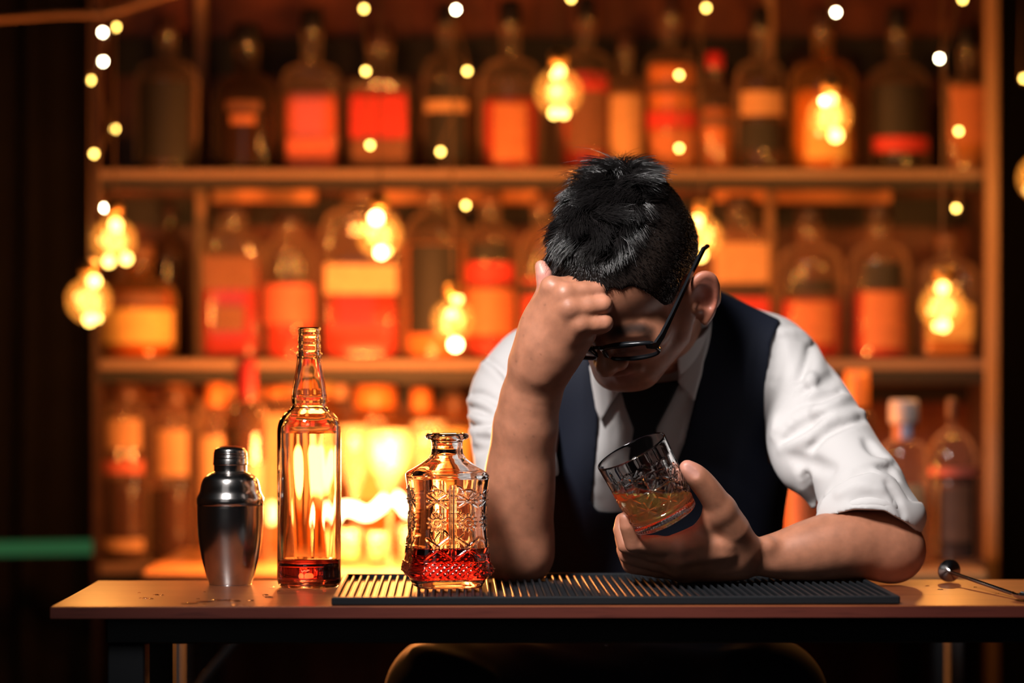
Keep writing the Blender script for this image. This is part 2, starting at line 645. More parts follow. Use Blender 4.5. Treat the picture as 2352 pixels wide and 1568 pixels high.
# px, w, ysh, yneck, ytop, label, kwargs
top_row = [
    (383, 73, 190, 142, 40, 'dark bottle with big black label, first from left on top shelf', dict(liq='dark', glass='clear', labels=[('black', 195, 372, .78)], cap='dark')),
    (566, 78, 245, 175, 55, 'squat dark bottle with small orange label strip, second on top shelf', dict(liq='dark', glass='smoke', labels=[('brown', 240, 262, .5), ('orange', 272, 292, .35)], cap='black', neckw=.36)),
    (716, 68, 195, 150, 20, 'bright red square bottle with pale shoulder, third on top shelf', dict(liq='pink', section='s', level=215, labels=[('pink', 320, 380, .5)], cap='black', neckw=.34)),
    (872, 74, 205, 178, 60, 'square red bottle with two dark panels, fourth on top shelf', dict(liq='red', section='s', labels=[('red', 225, 320, .6), ('brown', 325, 385, .55)], cap='dark', neckw=.4)),
    (1026, 58, 195, 130, 10, 'slim bottle with tall black label and tan band, top shelf', dict(liq='dark', labels=[('black', 195, 372, .8), ('tan', 236, 262, .8)], cap='black', neckw=.34)),
    (1172, 73, 200, 138, 0, 'round shouldered red bottle with orange label, top shelf middle', dict(liq='red', level=230, labels=[('orange', 245, 375, .52)], cap='black')),
    (1346, 62, 180, 118, -6, 'tall red bottle with dark red label right of globe lamp, top shelf', dict(liq='red', level=170, labels=[('brown', 215, 350, .7), ('red', 195, 215, .72)], cap='black')),
    (1437, 40, 212, 180, 70, 'narrow bottle with plain tan label, top shelf', dict(liq='amber', labels=[('tan', 222, 385, .9)], cap='dark', neckw=.4)),
    (1541, 64, 180, 120, -20, 'tall domed bottle with red band label behind string light, top shelf', dict(liq='orange', level=150, labels=[('brown', 200, 222, .85), ('red', 262, 300, .85), ('orange', 310, 375, .7)], cap='dark')),
    (1642, 44, 250, 205, 120, 'small orange bottle with dark band, shortest on top shelf', dict(liq='orange', labels=[('brown', 272, 296, .8)], cap='red', neckw=.4)),
    (1746, 58, 190, 140, 15, 'dark bottle with brown label and black lower label, top shelf', dict(liq='dark', labels=[('tan', 215, 270, .8), ('black', 285, 350, .9)], cap='black')),
    (1890, 78, 195, 140, 20, 'wide amber bottle behind the right globe lamp, top shelf', dict(liq='gold', level=210, glass='amber', labels=[('gold', 285, 370, .6)], cap='dark')),
    (2062, 72, 205, 150, 15, 'black bottle with glowing red bottom band, top shelf', dict(liq='black', labels=[('black', 200, 316, .92), ('red', 320, 354, .85)], cap='black')),
    (2222, 50, 196, 184, 60, 'square bottle with orange label at right end of top shelf', dict(liq='amber', section='s', labels=[('orange', 205, 330, .66)], cap='black', neckw=.4)),
]
for px, w, ysh, yn, ytp, lab, kw in top_row:
    shelf_bottle(px, YT, BD + .01 * math.sin(px), w, ysh, yn, ytp, lab, group=G1, **kw)
mid_row = [
    (320, 86, 690, 640, 560, 'wide amber bottle with tan label at left end of middle shelf', dict(liq='amber', glass='amber', level=670, labels=[('brown', 675, 705, .8), ('gold', 712, 790, .93)], cap='brown', neckw=.34), 0),
    (388, 44, 600, 545, 470, 'slim dark bottle standing behind wide amber bottle, middle shelf', dict(liq='black', glass='smoke', labels=[], cap='dark'), .09),
    (532, 74, 590, 540, 470, 'square crimson bottle with dark neck label, middle shelf', dict(liq='crimson', section='s', level=600, labels=[('brown', 590, 665, .55), ('brown', 705, 760, .3)], cap='dark', neckw=.45), 0),
    (664, 60, 600, 550, 490, 'round red bottle with pink label, behind the whisky bottle neck', dict(liq='red', level=690, labels=[('pink', 655, 745, .93)], cap='dark', neckw=.5), -.01),
    (832, 94, 545, 478, 440, 'largest square bottle with orange label over red liquor, middle shelf', dict(liq='red', section='s', level=680, labels=[('cream', 610, 676, .6), ('red', 745, 765, .5)], cap='brown', neckw=.45), 0),
    (1000, 80, 580, 490, 430, 'round flask bottle with big black label, middle shelf', dict(liq='orange', level=560, labels=[('black', 565, 768, .72)], cap='brown', neckw=.4, round_sh=1.0), .0),
    (1126, 60, 575, 515, 440, 'domed bottle with black and red labels, middle shelf', dict(liq='red', level=760, labels=[('black', 560, 600, .72), ('red', 606, 650, .85), ('orange', 665, 770, .9)], cap='brown', neckw=.4), .01),
    (1245, 54, 590, 530, 450, 'red liquor bottle half hidden by the raised hand', dict(liq='red', level=640, labels=[('black', 655, 680, .9)], cap='brown', neckw=.4), 0),
    (1700, 70, 560, 530, 450, 'square bottle with etched tan front, right of the eyeglasses', dict(liq='clear', section='s', level=760, labels=[('tan', 560, 650, .62), ('black', 660, 678, .6), ('red', 685, 760, .62)], cap='dark', neckw=.4), 0),
    (1860, 78, 625, 565, 480, 'domed clear bottle with black band over red lower half, middle shelf', dict(liq='red', level=690, labels=[('black', 648, 672, .6), ('orange', 695, 790, .6)], cap='dark', neckw=.34), 0),
    (2020, 70, 620, 560, 470, 'domed clear bottle with black arch label over orange half, middle shelf', dict(liq='red', level=670, labels=[('black', 605, 664, .6), ('orange', 672, 800, .62)], cap='dark', neckw=.34), 0),
    (2176, 64, 640, 600, 540, 'clear square bottle behind hanging globe at right end of middle shelf', dict(liq='amber', section='s', level=740, labels=[('gold', 700, 780, .55)], cap='brown', neckw=.4), 0),
]
for px, w, ysh, yn, ytp, lab, kw, dd in mid_row:
    shelf_bottle(px, YM, BD + dd, w, ysh, yn, ytp, lab, group=G2, **kw)
low_row = [
    (290, 54, 985, 930, 885, 'pinkish brown jar shaped bottle at left end of bottom shelf', dict(liq='dark', level=1100, labels=[('tan', 960, 1030, .7), ('pink', 1055, 1085, .8), ('tan', 1235, 1260, .8)], cap='brown', neckw=.55, capfrac=.7), 0),
    (400, 50, 1000, 940, 890, 'dull brown bottle with pale band, second on bottom shelf', dict(liq='dark', level=1120, labels=[('tan', 985, 1090, .7)], cap='brown', neckw=.5, capfrac=.7), 0),
    (495, 42, 1000, 950, 880, 'orange brown bottle left of the dark wine bottle, bottom shelf', dict(liq='orange', labels=[('cream', 1000, 1160, .7)], cap='orange', neckw=.5, capfrac=.7), 0),
    (636, 48, 1000, 930, 890, 'glowing orange bottle behind the whisky bottle shoulder, bottom shelf', dict(liq='orange', labels=[('cream', 950, 1200, .8)], cap='orange', neckw=.5), 0),
    (742, 46, 1000, 935, 880, 'pale gold bottle right of the whisky bottle, bottom shelf', dict(liq='gold', glass='amber', labels=[('cream', 1010, 1160, .7)], cap='gold', neckw=.5), .02),
    (862, 62, 1000, 950, 884, 'gold bottle with square orange cap above the wine glass', dict(liq='gold', glass='amber', section='s', labels=[('gold', 1000, 1150, .6)], cap='orange', neckw=.66, capfrac=.75), 0),
    (968, 44, 1010, 960, 893, 'amber bottle with narrow orange cap left of the decanter neck', dict(liq='amber', glass='amber', labels=[('cream', 1000, 1150, .8)], cap='orange', neckw=.45, capfrac=.7), 0),
    (1046, 44, 1000, 960, 905, 'amber bottle showing behind the decanter neck and white sleeve', dict(liq='amber', glass='amber', labels=[('gold', 985, 1130, .8)], cap='brown', neckw=.5, capfrac=.6), .01),
]
for px, w, ysh, yn, ytp, lab, kw, dd in low_row:
    shelf_bottle(px, YB, BD + dd, w, ysh, yn, ytp, lab, group=G3, **kw)

# ------------------------------------------------------------------ back counter
CTZ = .692
cx0, cx1 = -.60, .77
ct = empty('back_counter', (0, 3.9, 0), 'low wooden back counter carrying bottles and glasses behind the bartender', 'counter')
part('counter_top', MB().bbox((cx0, 0, CTZ - .022), (cx1, .47, CTZ), .006), M['wood_counter'], ct)
part('apron', MB().box((cx0 + .03, .03, CTZ - .1), (cx1 - .03, .44, CTZ - .0225)), M['black_metal'], ct)
for x in (cx0 + .06, cx1 - .06):
    for y in (.05, .42):
        part('leg', MB().bbox((x - .02, y - .02, 0), (x + .02, y + .02, CTZ - .1), .003), M['black_metal'], ct)


def cbase(px, D):
    return HY + (CZ - CTZ) * FPX / D


shelf_bottle(566, cbase(566, 4.06), 4.06, 52, 985, 925, 818, 'dark wine bottle with maroon capsule behind the cocktail shaker', glass='smoke', liq='dark', cap='wine', capfrac=.92,
             neckw=.44, labels=[('brown', 1060, 1180, .8)], capw=1.05, name='wine_bottle')
shelf_bottle(1968, cbase(0, 4.1), 4.1, 44, 990, 945, 850, 'bottle with orange striped capsule behind the right sleeve', glass='smoke', liq='dark', cap='orange', capfrac=.9, neckw=.55, labels=[('brown', 1040, 1180, .8)], name='spirit_bottle')
shelf_bottle(2076, cbase(0, 4.0), 4.0, 58, 1085, 1012, 918, 'clear round bottle with tan cap and orange blue neck band on counter', glass='clear', liq='clear', level=1120, cap='grey', capfrac=.55, neckw=.48,
             labels=[('orange', 968, 1010, .9), ('blue', 972, 1006, .42), ('tan', 1110, 1200, .6)], name='spirit_bottle', capw=1.2)
shelf_bottle(2186, cbase(0, 4.08), 4.08, 62, 1065, 985, 915, 'wide clear decanter bottle with thin neck at right counter end', glass='clear', liq='dark', level=1090, cap='brown', capfrac=.6, neckw=.17,
             labels=[('pink', 1072, 1090, .9), ('brown', 1110, 1240, .5)], name='spirit_bottle', round_sh=1.5)
shelf_bottle(1834, cbase(0, 4.15), 4.15, 40, 1110, 1060, 960, 'orange lit bottle in the gap between waistcoat and sleeve', glass='amber', liq='amber', cap='brown', neckw=.4, labels=[('orange', 1090, 1215, .7)], name='spirit_bottle')

# glassware on the counter
def stem_glass(px, D, bowl_w, y_rim, y_bowl, label, wine=None, wlev=.35):
    s = D / FPX
    yb = cbase(px, D)
    root = empty('wine_glass', at(px, yb, D), label, 'glass', 'stemware on the back counter')
    H, zb_, W = (yb - y_rim) * s, (yb - y_bowl) * s, bowl_w * s
    prof = [(1e-4, .001), (W * .75, 0), (W * .75, .002), (.006, .006), (.0035, .02), (.0035, zb_ - .01), (.006, zb_)]
    hb = H - zb_
    bowl = []
    for i in range(1, 11):
        t = i / 10
        bowl.append((W * math.sin(min(t * 1.9, 2.1)) ** .8 if t < 1 else W * .82, zb_ + hb * t))
    prof2 = prof + bowl
    link('bowl', MB().lathe(prof2, 28).mesh('bowl', True), GLASSW, root)
    if wine:
        lp = [(1e-4, zb_ + .002)] + [(r * .95, z) for r, z in bowl if z < zb_ + hb * wlev]
        lp += [(lp[-1][0], lp[-1][1] + .001), (1e-4, lp[-1][1] + .001)]
        link('wine', MB().lathe(lp, 28).mesh('wine', True), liquid(wine), root)
    return root


GLASSW = thin_glass('stemware_glass', (.95, .95, .93), 1.45, .03, .10, (.9, .8, .6))
stem_glass(895, 4.0, 52, 985, 1150, 'wine glass with a little red wine beside the light rope', 'crimson', .45)
stem_glass(815, 4.12, 46, 975, 1140, 'empty wine glass glowing right of the whisky bottle')
stem_glass(985, 4.16, 46, 965, 1135, 'empty wine glass behind the decanter')


def tumbler_small(px, D, w, y_rim, label, liq=None):
    s = D / FPX
    yb = cbase(px, D)
    root = empty('shot_tumbler', at(px, yb, D), label, 'glass', 'small tumblers on the back counter')
    H, W = (yb - y_rim) * s, w * s
    link('wall', MB().lathe([(1e-4, 0), (W * .85, 0), (W * .9, .004), (W, H), (W - .002, H), (W * .84, .01), (1e-4, .01)], 24).mesh('wall', True), GLASSW, root)
    if liq:
        link('liquor', MB().lathe([(1e-4, .011), (W * .84, .011), (W * .88, H * .4), (1e-4, H * .4)], 24).mesh('liquor', True), liquid(liq), root)


tumbler_small(800, 3.97, 30, 1215, 'small tumbler with amber drink right of the whisky bottle', 'gold')
tumbler_small(868, 3.95, 26, 1222, 'small tumbler under the wine glass', 'orange')
tumbler_small(945, 3.99, 30, 1205, 'small tumbler left of the decanter base')

# light rope on the counter: the warm lamp of the picture
LAMP = at(850, 1168, 4.06)
lroot = empty('light_rope', (LAMP.x, LAMP.y, CTZ), 'glowing warm white light rope looped over its wire stand on the counter', 'lamp')
loop = catmull([(762, 1196, 4.09), (785, 1168, 4.08), (815, 1170, 4.08), (842, 1180, 4.07), (868, 1166, 4.07), (888, 1146, 4.07), (906, 1140, 4.08), (926, 1160, 4.09), (938, 1176, 4.1)], 5)
lpts = [at(*p) - lroot.location for p in loop]
link('glowing_tube', MB().tube(lpts, .0105, 8).mesh('glowing_tube', True), emit_mat('lamp_rope_glow', (1.0, .64, .26), 14.0), lroot)
for p in (lpts[0], lpts[12], lpts[26], lpts[-1]):
    part('stand_wire', MB().tube([(p.x, p.y, .0), (p.x, p.y, p.z)], .002, 6), M['black_metal'], lroot)
bq = at(622, 1178, 4.1) - lroot.location
link('glow_bulb', MB().ball((0, 0, 0), .013, 12, 8, 1.5).mesh('glow_bulb', True), emit_mat('rope_bulb_glow', (1.0, .62, .14), 7.0), lroot, bq)
part('stand_wire', MB().tube([(bq.x, bq.y, 0), (bq.x, bq.y, bq.z - .018)], .002, 6), M['black_metal'], lroot)
part('lead_wire', MB().tube([(bq.x, bq.y, .003), (bq.x * .6, bq.y + .02, .003), (lpts[0].x, lpts[0].y, .003)], .002, 6), M['black_metal'], lroot)
for k, (dx, pw) in enumerate(((-.06, 29.0), (.05, 29.0))):
    pl = bpy.data.lights.new('rope_light', 'POINT')
    pl.energy = pw
    pl.color = (1.0, .30, .065)
    pl.shadow_soft_size = .05
    plo = bpy.data.objects.new('rope_light', pl)
    plo.location = (dx, -.15, .17)
    plo.parent = lroot
    COL.objects.link(plo)

# ------------------------------------------------------------------ hanging globe lamps and string lights
GLOBE = thin_glass('globe_glass', (.97, .95, .9), 1.45, .04, .03, (1, .8, .4))
BRASS = pmat('aged_brass', (.35, .2, .07), .4, 1.0)
CORD = pmat('brown_cord', (.10, .05, .025), .7)
BEAD = emit_mat('filament_bead_glow', (1.0, .60, .13), 9.0)
BEAD_HOT = emit_mat('filament_bead_hot', (1.0, .68, .25), 20.0)
BEAD_DIM = emit_mat('filament_bead_dim', (1.0, .5, .12), 3.0)


def globe(px, py, D, r, beads, label, ceil=2.6):
    s = D / FPX
    c = at(px, py, D)
    root = empty('globe_lamp', c, label, 'lamp', 'hanging globe lamps')
    R = r * s
    prof = []
    for k in range(15):
        a = -PI / 2 + (PI * .86) * k / 14
        prof.append((max(R * math.cos(a), 1e-4), R * math.sin(a)))
    neck = R * .34
    prof += [(neck, R * .98), (neck, R * 1.15)]
    link('glass_globe', MB().lathe(prof, 28).mesh('glass_globe', True), GLOBE, root)
    link('socket', MB().lathe([(1e-4, R * 1.1), (neck * 1.15, R * 1.1), (neck * 1.2, R * 1.6), (neck * .6, R * 1.75), (1e-4, R * 1.75)], 16).mesh('socket', True), BRASS, root)
    part('cord', MB().tube([(0, 0, R * 1.7), (0, 0, ceil - c.z)], .0016, 6), CORD, root)
    part('filament_wire', MB().tube([(0, 0, R * 1.1), (.004, 0, R * .4), (-.004, .002, -R * .3), (.003, 0, -R * .75)], .0009, 5), BRASS, root)
    gl_ = bpy.data.lights.new('globe_light', 'POINT')
    gl_.energy = 2.8
    gl_.color = (1.0, .38, .08)
    gl_.shadow_soft_size = R * .6
    glo = bpy.data.objects.new('globe_light', gl_)
    glo.parent = root
    COL.objects.link(glo)
    for bx, by, br, mt in beads:
        q = Vector((bx * s, 0, -by * s))
        link('filament_bead', MB().ball((0, 0, 0), br * s, 10, 8).mesh('filament_bead', True), (BEAD, BEAD_HOT, BEAD_DIM)[mt], root, q)
    return root


globe(1283, 212, 4.02, 57, [(2, -48, 13, 0), (-8, -40, 9, 0), (-3, -2, 9, 0), (-10, 48, 12, 0), (12, 48, 12, 0)], 'globe lamp hanging in front of the top shelf above the bartender')
globe(1905, 268, 4.05, 52, [(4, -40, 13, 0), (-12, -36, 9, 1), (14, 42, 16, 0), (-24, 38, 7, 2)], 'globe lamp hanging before the wide amber bottle, top shelf')
globe(2165, 705, 4.05, 54, [(0, -44, 14, 0), (2, 42, 15, 0), (-12, 44, 10, 0), (-28, 10, 7, 2)], 'globe lamp hanging lowest near the right wooden post')
globe(1040, 735, 4.05, 50, [(10, -78 + 30, 12, 0), (-4, -14, 12, 0), (6, 56, 15, 1)], 'globe lamp hanging before the round flask bottle')
globe(872, 540, 4.02, 54, [(-8, -40, 15, 1), (4, 40, 14, 1), (16, 36, 10, 0)], 'globe lamp hanging before the largest square bottle')
globe(262, 552, 4.05, 52, [(4, -36, 14, 0), (8, -28, 9, 0), (-12, 48, 13, 0), (28, 42, 13, 0), (-30, 0, 6, 2)], 'upper of the two globe lamps at the left shelf end')
globe(204, 690, 4.0, 54, [(12, -44, 15, 0), (2, 44, 14, 0), (20, 40, 10, 0), (-28, -8, 6, 2)], 'lower of the two globe lamps at the left shelf end')
globe(1612, 545, 4.05, 50, [(-10, -38, 13, 0), (14, -6, 10, 2), (-4, 40, 15, 0)], 'globe lamp half hidden behind the bartender\'s head')
globe(2392, 408, 4.05, 56, [(-30, 30, 10, 2), (0, -36, 13, 0)], 'globe lamp cut by the right picture edge')

B_Y = emit_mat('string_bulb_yellow', (1.0, .60, .12), 16.0)
B_W = emit_mat('string_bulb_white', (1.0, .86, .55), 42.0)


def strand(pts, label, extra=None):
    """pts: (px, py, white) top to bottom; one cord with its bulbs"""
    D = 4.12
    root = empty('string_light', at(pts[-1][0], pts[-1][1], D), label, 'string light', 'string lights before the shelves')
    o = root.location
    path = list(extra) if extra else [(pts[0][0], -260, D)]
    pp_ = [at(*e) for e in path]
    for k, (x, y, wv) in enumerate(pts):
        pp_.append(at(x + (9 if k % 2 else -9), y + 2, D))
    pp_.append(at(pts[-1][0], pts[-1][1] + 14, D))
    link('cord', MB().tube([p - o for p in pp_], .0013, 6).mesh('cord', True), CORD, root)
    for x, y, wv in pts:
        p = at(x, y, D) - o
        b = link('bulb', MB().ball((0, 0, 0), .0042, 10, 8, 1.15).mesh('bulb', True), B_W if wv else B_Y, root, p)
        link('bulb_cap', MB().lathe([(1e-4, .003), (.0028, .003), (.0028, .009), (.0015, .011), (1e-4, .011)], 10).mesh('bulb_cap', True), BRASS, b)


strand([(266, 62, 0), (236, 74, 1), (237, 141, 1), (208, 184, 0), (264, 296, 0), (216, 353, 0), (241, 477, 1)], 'string light with seven bulbs down the left shelf end',
       [(-200, 50, 4.12), (60, 38, 4.12), (225, 34, 4.12), (300, 18, 4.12), (420, -12, 4.12), (300, 25, 4.12)])
strand([(836, 20, 0), (840, 163, 0), (850, 333, 0)], 'string light with three yellow bulbs over the fourth top shelf bottle')
strand([(1047, 22, 1), (1073, 163, 0), (1012, 348, 0), (1070, 471, 0)], 'string light with four bulbs before the slim black label bottle')
strand([(1622, 18, 0), (1560, 172, 0), (1560, 340, 0)], 'string light with three yellow bulbs above the bartender\'s shoulder')
strand([(1920, 28, 1)], 'string light with one white bulb above the right globe lamp')
strand([(2211, -2, 0), (2158, 134, 1), (2202, 301, 0), (2196, 478, 0)], 'string light with white and yellow bulbs beside the right wooden post')
strand([(1312, -4, 0)], 'string light whose bulb touches the top picture edge')
strand([(2352, 180, 0)], 'string light cut by the right picture edge')

# branch-like tan cable sleeve at the top left
cs = catmull([(-260, 60), (-60, 48), (120, 34), (236, 30), (320, 8), (420, -22)], 5)
o_ = at(236, 30, 4.2)
cb = link('hanging_cable', MB().tube([at(x, y, 4.2) - o_ for x, y in cs], .006, 8).mesh('hanging_cable', True), pmat('tan_cable', (.22, .11, .055), .7), None, o_)
link('tie_wrap', MB().ball((0, 0, 0), .009, 10, 8).mesh('tie_wrap', True), CORD, cb)
tag(cb, 'thick tan cable strung across the top left corner', 'cable')

# green light bar low at the left
gb0, gb1 = at(-140, 1262, 4.55), at(226, 1256, 4.55)
gr = empty('light_bar', gb0, 'dim green light bar low on the left before the curtain', 'lamp')
link('green_tube', MB().tube([(0, 0, 0), gb1 - gb0], .0135, 12).mesh('green_tube', True), emit_mat('green_bar_glow', (.05, .20, .07), .40), gr)
part('bar_bracket', MB().box((-.02, .016, -.012), (.32, .024, .012)), M['black_metal'], gr)
for x in (.02, .26):
    part('stand_leg', MB().tube([(x, .02, 0), (x, .02, -gb0.z)], .006, 8), M['black_metal'], gr)
# ------------------------------------------------------------------ the bar table
TY = math.radians(.8)
tfl = ground(115, 1393)
TL, TDp, TTH = 1.34, .338, .0135
table = empty('bar_table', (tfl.x, tfl.y, 0), 'long narrow bar table with reddish wood top and black steel frame', 'table', rz=TY)
tt = part('tabletop', MB().bbox((0, 0, TZ - TTH), (TL, TDp, TZ), .0012), M['wood_top'], table)
part('edge_band', MB().box((.0005, -.0008, TZ - TTH + .0004), (TL, .0002, TZ - .0009)), M['wood_edge'], tt)
part('front_rail', MB().bbox((.058, .03, TZ - TTH - .032), (TL - .05, .06, TZ - TTH - .0005), .002), M['black_metal'], table)
part('back_rail', MB().bbox((.058, TDp - .05, TZ - TTH - .032), (TL - .05, TDp - .02, TZ - TTH - .0005), .002), M['black_metal'], table)
for x in (.060, TL - .09):
    part('side_rail', MB().bbox((x, .061, TZ - TTH - .032), (x + .03, TDp - .051, TZ - TTH - .0005), .002), M['black_metal'], table)
    for y in (.028, TDp - .06):
        part('leg', MB().bbox((x, y, 0), (x + .042, y + .042, TZ - TTH - .0325), .002), M['black_metal'], table)

# ------------------------------------------------------------------ ribbed bar mat
RUB = pmat('black_rubber', (.012, .0135, .016), .5, bump=(900, .25, .0006), spec=.22)
MATZ = TZ + .0098
mfl = ground(761, 1371, MATZ)
mfr = ground(2064, 1368, MATZ)
MWd, MDp = .643, .318
myaw = math.atan2(mfr.y - mfl.y, mfr.x - mfl.x)
mat_ = empty('bar_mat', (mfl.x, mfl.y, TZ + .0003), 'black rubber bar mat with raised ribs on the table', 'bar mat', rz=myaw)
part('mat_base', MB().bbox((.001, .001, 0), (MWd - .001, MDp - .001, .0035), .001), RUB, mat_)
RIM = .006
for nm, lo, hi in (('rim', (0, 0, 0), (MWd, RIM, .0095)), ('rim', (0, MDp - RIM, 0), (MWd, MDp, .0095)),
                   ('rim', (0, RIM, 0), (RIM, MDp - RIM, .0095)), ('rim', (MWd - RIM, RIM, 0), (MWd, MDp - RIM, .0095))):
    part(nm, MB().bbox(lo, hi, .0014), RUB, mat_)
NR = 68
rib_me = MB().bbox((-.0016, RIM, .003), (.0016, MDp - RIM, .0080), .0009).mesh('rib')
rib_me.materials.append(RUB)
for i in range(NR):
    o = bpy.data.objects.new('rib', rib_me)
    COL.objects.link(o)
    o.parent = mat_
    o.location = (RIM + (MWd - 2 * RIM) * (i + .75) / (NR + .5), 0, 0)

# ------------------------------------------------------------------ cocktail shaker
STEEL = pmat('polished_steel', (.70, .67, .65), .19, 1.0, bump=(260, .03, .0004))
STEEL2 = pmat('brushed_steel', (.6, .57, .55), .2, 1.0)


def px_prof(pts, ybase, D):
    s = D / FPX
    return [(max(r * s, 1e-4), (ybase - y) * s) for r, y in pts]


sb = ground(529, 1341)
SDp = sb.y
sh = empty('cocktail_shaker', (sb.x, sb.y, TZ + .0004), 'polished steel cocktail shaker with domed cap, left of the whisky bottle', 'shaker')
p_ = catmull([(0.1, 1341), (44, 1341), (49, 1338), (61, 1300), (70, 1255), (74.5, 1212), (75.5, 1170), (75.5, 1160)], 5)
link('cup', MB().lathe(px_prof(p_, 1341, SDp), 64).mesh('cup', True), STEEL, sh)
p_ = [(75.6, 1159), (76.6, 1157.5), (76.6, 1144), (75, 1141)] + [tuple(q) for q in catmull([(74, 1139), (69, 1128), (66, 1112), (60, 1098), (48, 1088), (39, 1083), (37.5, 1080), (37.5, 1064)], 5)]
link('strainer_top', MB().lathe(px_prof(p_, 1341, SDp), 64).mesh('strainer_top', True), STEEL, sh)
p_ = [(38, 1068.5), (39.5, 1068), (39.5, 1064), (38.8, 1062), (38.8, 1054), (38.3, 1053.4), (38.6, 1052.8), (38.3, 1048), (37.8, 1047.4), (38, 1046.8), (37.5, 1042)] + \
     [tuple(q) for q in catmull([(37.3, 1040), (35.5, 1033), (30, 1028.5), (18, 1025), (0.1, 1024)], 4)]
cap = link('cap', MB().lathe(px_prof(p_, 1341, SDp), 64).mesh('cap', True), STEEL, sh)
for yy in (1051, 1046, 1041):
    s = SDp / FPX
    z = (1341 - yy) * s
    part('groove_ring', MB().lathe([(38.1 * s, z - .0006), (39.0 * s, z), (38.1 * s, z + .0006)], 48), STEEL2, cap, True)

# ------------------------------------------------------------------ clear glass materials and drinks
GLASS = pmat('clear_glass', (.985, .985, .975), 0.0, 0, trans=1.0, ior=1.5)
GLASS_W = pmat('bottle_glass', (.985, .97, .90), 0.0, 0, trans=1.0, ior=1.48)


def drink(name, color, dens):
    m, nt, b, out = new_mat(name)
    b.inputs['Base Color'].default_value = (1, 1, 1, 1)
    b.inputs['Roughness'].default_value = 0
    b.inputs['Transmission Weight'].default_value = 1
    b.inputs['IOR'].default_value = 1.345
    va = nt.nodes.new('ShaderNodeVolumeAbsorption')
    va.inputs[0].default_value = (*color, 1)
    va.inputs[1].default_value = dens
    nt.links.new(va.outputs[0], out.inputs['Volume'])
    return m


def cloudy(m, col, amt):
    """a little scattering by the drink itself"""
    nt = m.node_tree
    out = nt.nodes['Material Output']
    b = nt.nodes['Principled BSDF']
    df = nt.nodes.new('ShaderNodeBsdfTranslucent')
    df.inputs[0].default_value = (*col, 1)
    mx = nt.nodes.new('ShaderNodeMixShader')
    mx.inputs[0].default_value = amt
    nt.links.new(b.outputs[0], mx.inputs[1])
    nt.links.new(df.outputs[0], mx.inputs[2])
    nt.links.new(mx.outputs[0], out.inputs['Surface'])
    return m


RED_DRINK = drink('ruby_liquor', (.80, .018, .03), 42.0)
DARK_DRINK = drink('dark_ruby_liquor', (.72, .02, .025), 46.0)
WHISKY = cloudy(drink('whisky', (.985, .76, .22), 8.0), (.92, .84, .26), .32)

# ------------------------------------------------------------------ whisky bottle
bb = ground(710, 1347)
WD = bb.y
wb = empty('whisky_bottle', (bb.x, bb.y, TZ + .0004), 'tall open clear glass whisky bottle with a little red liquor left', 'bottle')
outer = [(0.1, 1345), (50, 1345), (58, 1347), (66, 1346), (71, 1341), (73, 1333)] + [(73, y) for y in range(1300, 1000, -40)] + \
    [tuple(q) for q in catmull([(73, 992), (71.5, 978), (66, 962), (54, 948), (43, 938), (39.5, 928), (40.5, 910), (38, 890), (33, 862), (29, 838), (27.5, 822)], 5)] + \
    [(29.5, 818), (29.5, 811), (27, 808.5), (26, 806), (26.5, 800), (27, 798), (25.8, 796), (25.8, 786), (26.8, 784), (26.8, 780), (25.5, 778), (25.5, 762), (27, 760), (27, 754), (25.5, 752)]
inner = [(20.5, 752), (20, 760), (20, 815), (23, 840), (27.5, 864), (33, 892), (35, 910), (34, 930), (38, 943), (50, 954), (62, 968), (67, 982), (68, 996)] + [(68, y) for y in range(1040, 1330, 40)] + [(68, 1326), (64, 1335), (54, 1338), (30, 1332), (0.1, 1329)]
pr_ = np.array(px_prof(outer + inner, 1347, WD))
NTb = 120
thb = np.linspace(0, 2 * PI, NTb, endpoint=False)
rows_ = []
for k_i, (r_i, z_i) in enumerate(pr_):
    wob = np.zeros(NTb)
    if k_i >= len(outer) + 3 and r_i > .01:          # uneven inside of the blown wall
        wob = .3 * .00055 * np.sin(3 * thb + z_i * 9) + .0001 * np.sin(7 * thb + z_i * 31) + .00006 * np.sin(11 * thb - z_i * 70)
        wob -= .0005 * np.maximum(np.cos(4 * thb + .5), 0) ** 3
    elif r_i > .03 and z_i > .03:
        wob = .00008 * np.sin(5 * thb + z_i * 22)
    rr_ = np.maximum(r_i + wob, 1e-4)
    rows_.append(np.stack([rr_ * np.cos(thb), rr_ * np.sin(thb), np.full(NTb, z_i)], 1))
ii_, jj_ = np.meshgrid(np.arange(len(rows_) - 1), np.arange(NTb), indexing='ij')
j2_ = (jj_ + 1) % NTb
link('glass', mesh_np('glass', np.concatenate(rows_), [np.stack([ii_ * NTb + jj_, ii_ * NTb + j2_, (ii_ + 1) * NTb + j2_, (ii_ + 1) * NTb + jj_], -1).reshape(-1, 4)]), GLASS_W, wb)
lv = 1284
liq = [(0.1, 1329 + .8), (30, 1332.8), (54, 1338.8), (64.6, 1335.7), (68.6, 1326), (68.6, 1300), (68.6, lv), (0.1, lv)]
link('liquor', MB().lathe(px_prof(liq, 1347, WD), 72).mesh('liquor', True), DARK_DRINK, wb)

# ------------------------------------------------------------------ pressed glass decanter


def gauss(d, w):
    return np.exp(-(d / w) ** 2)


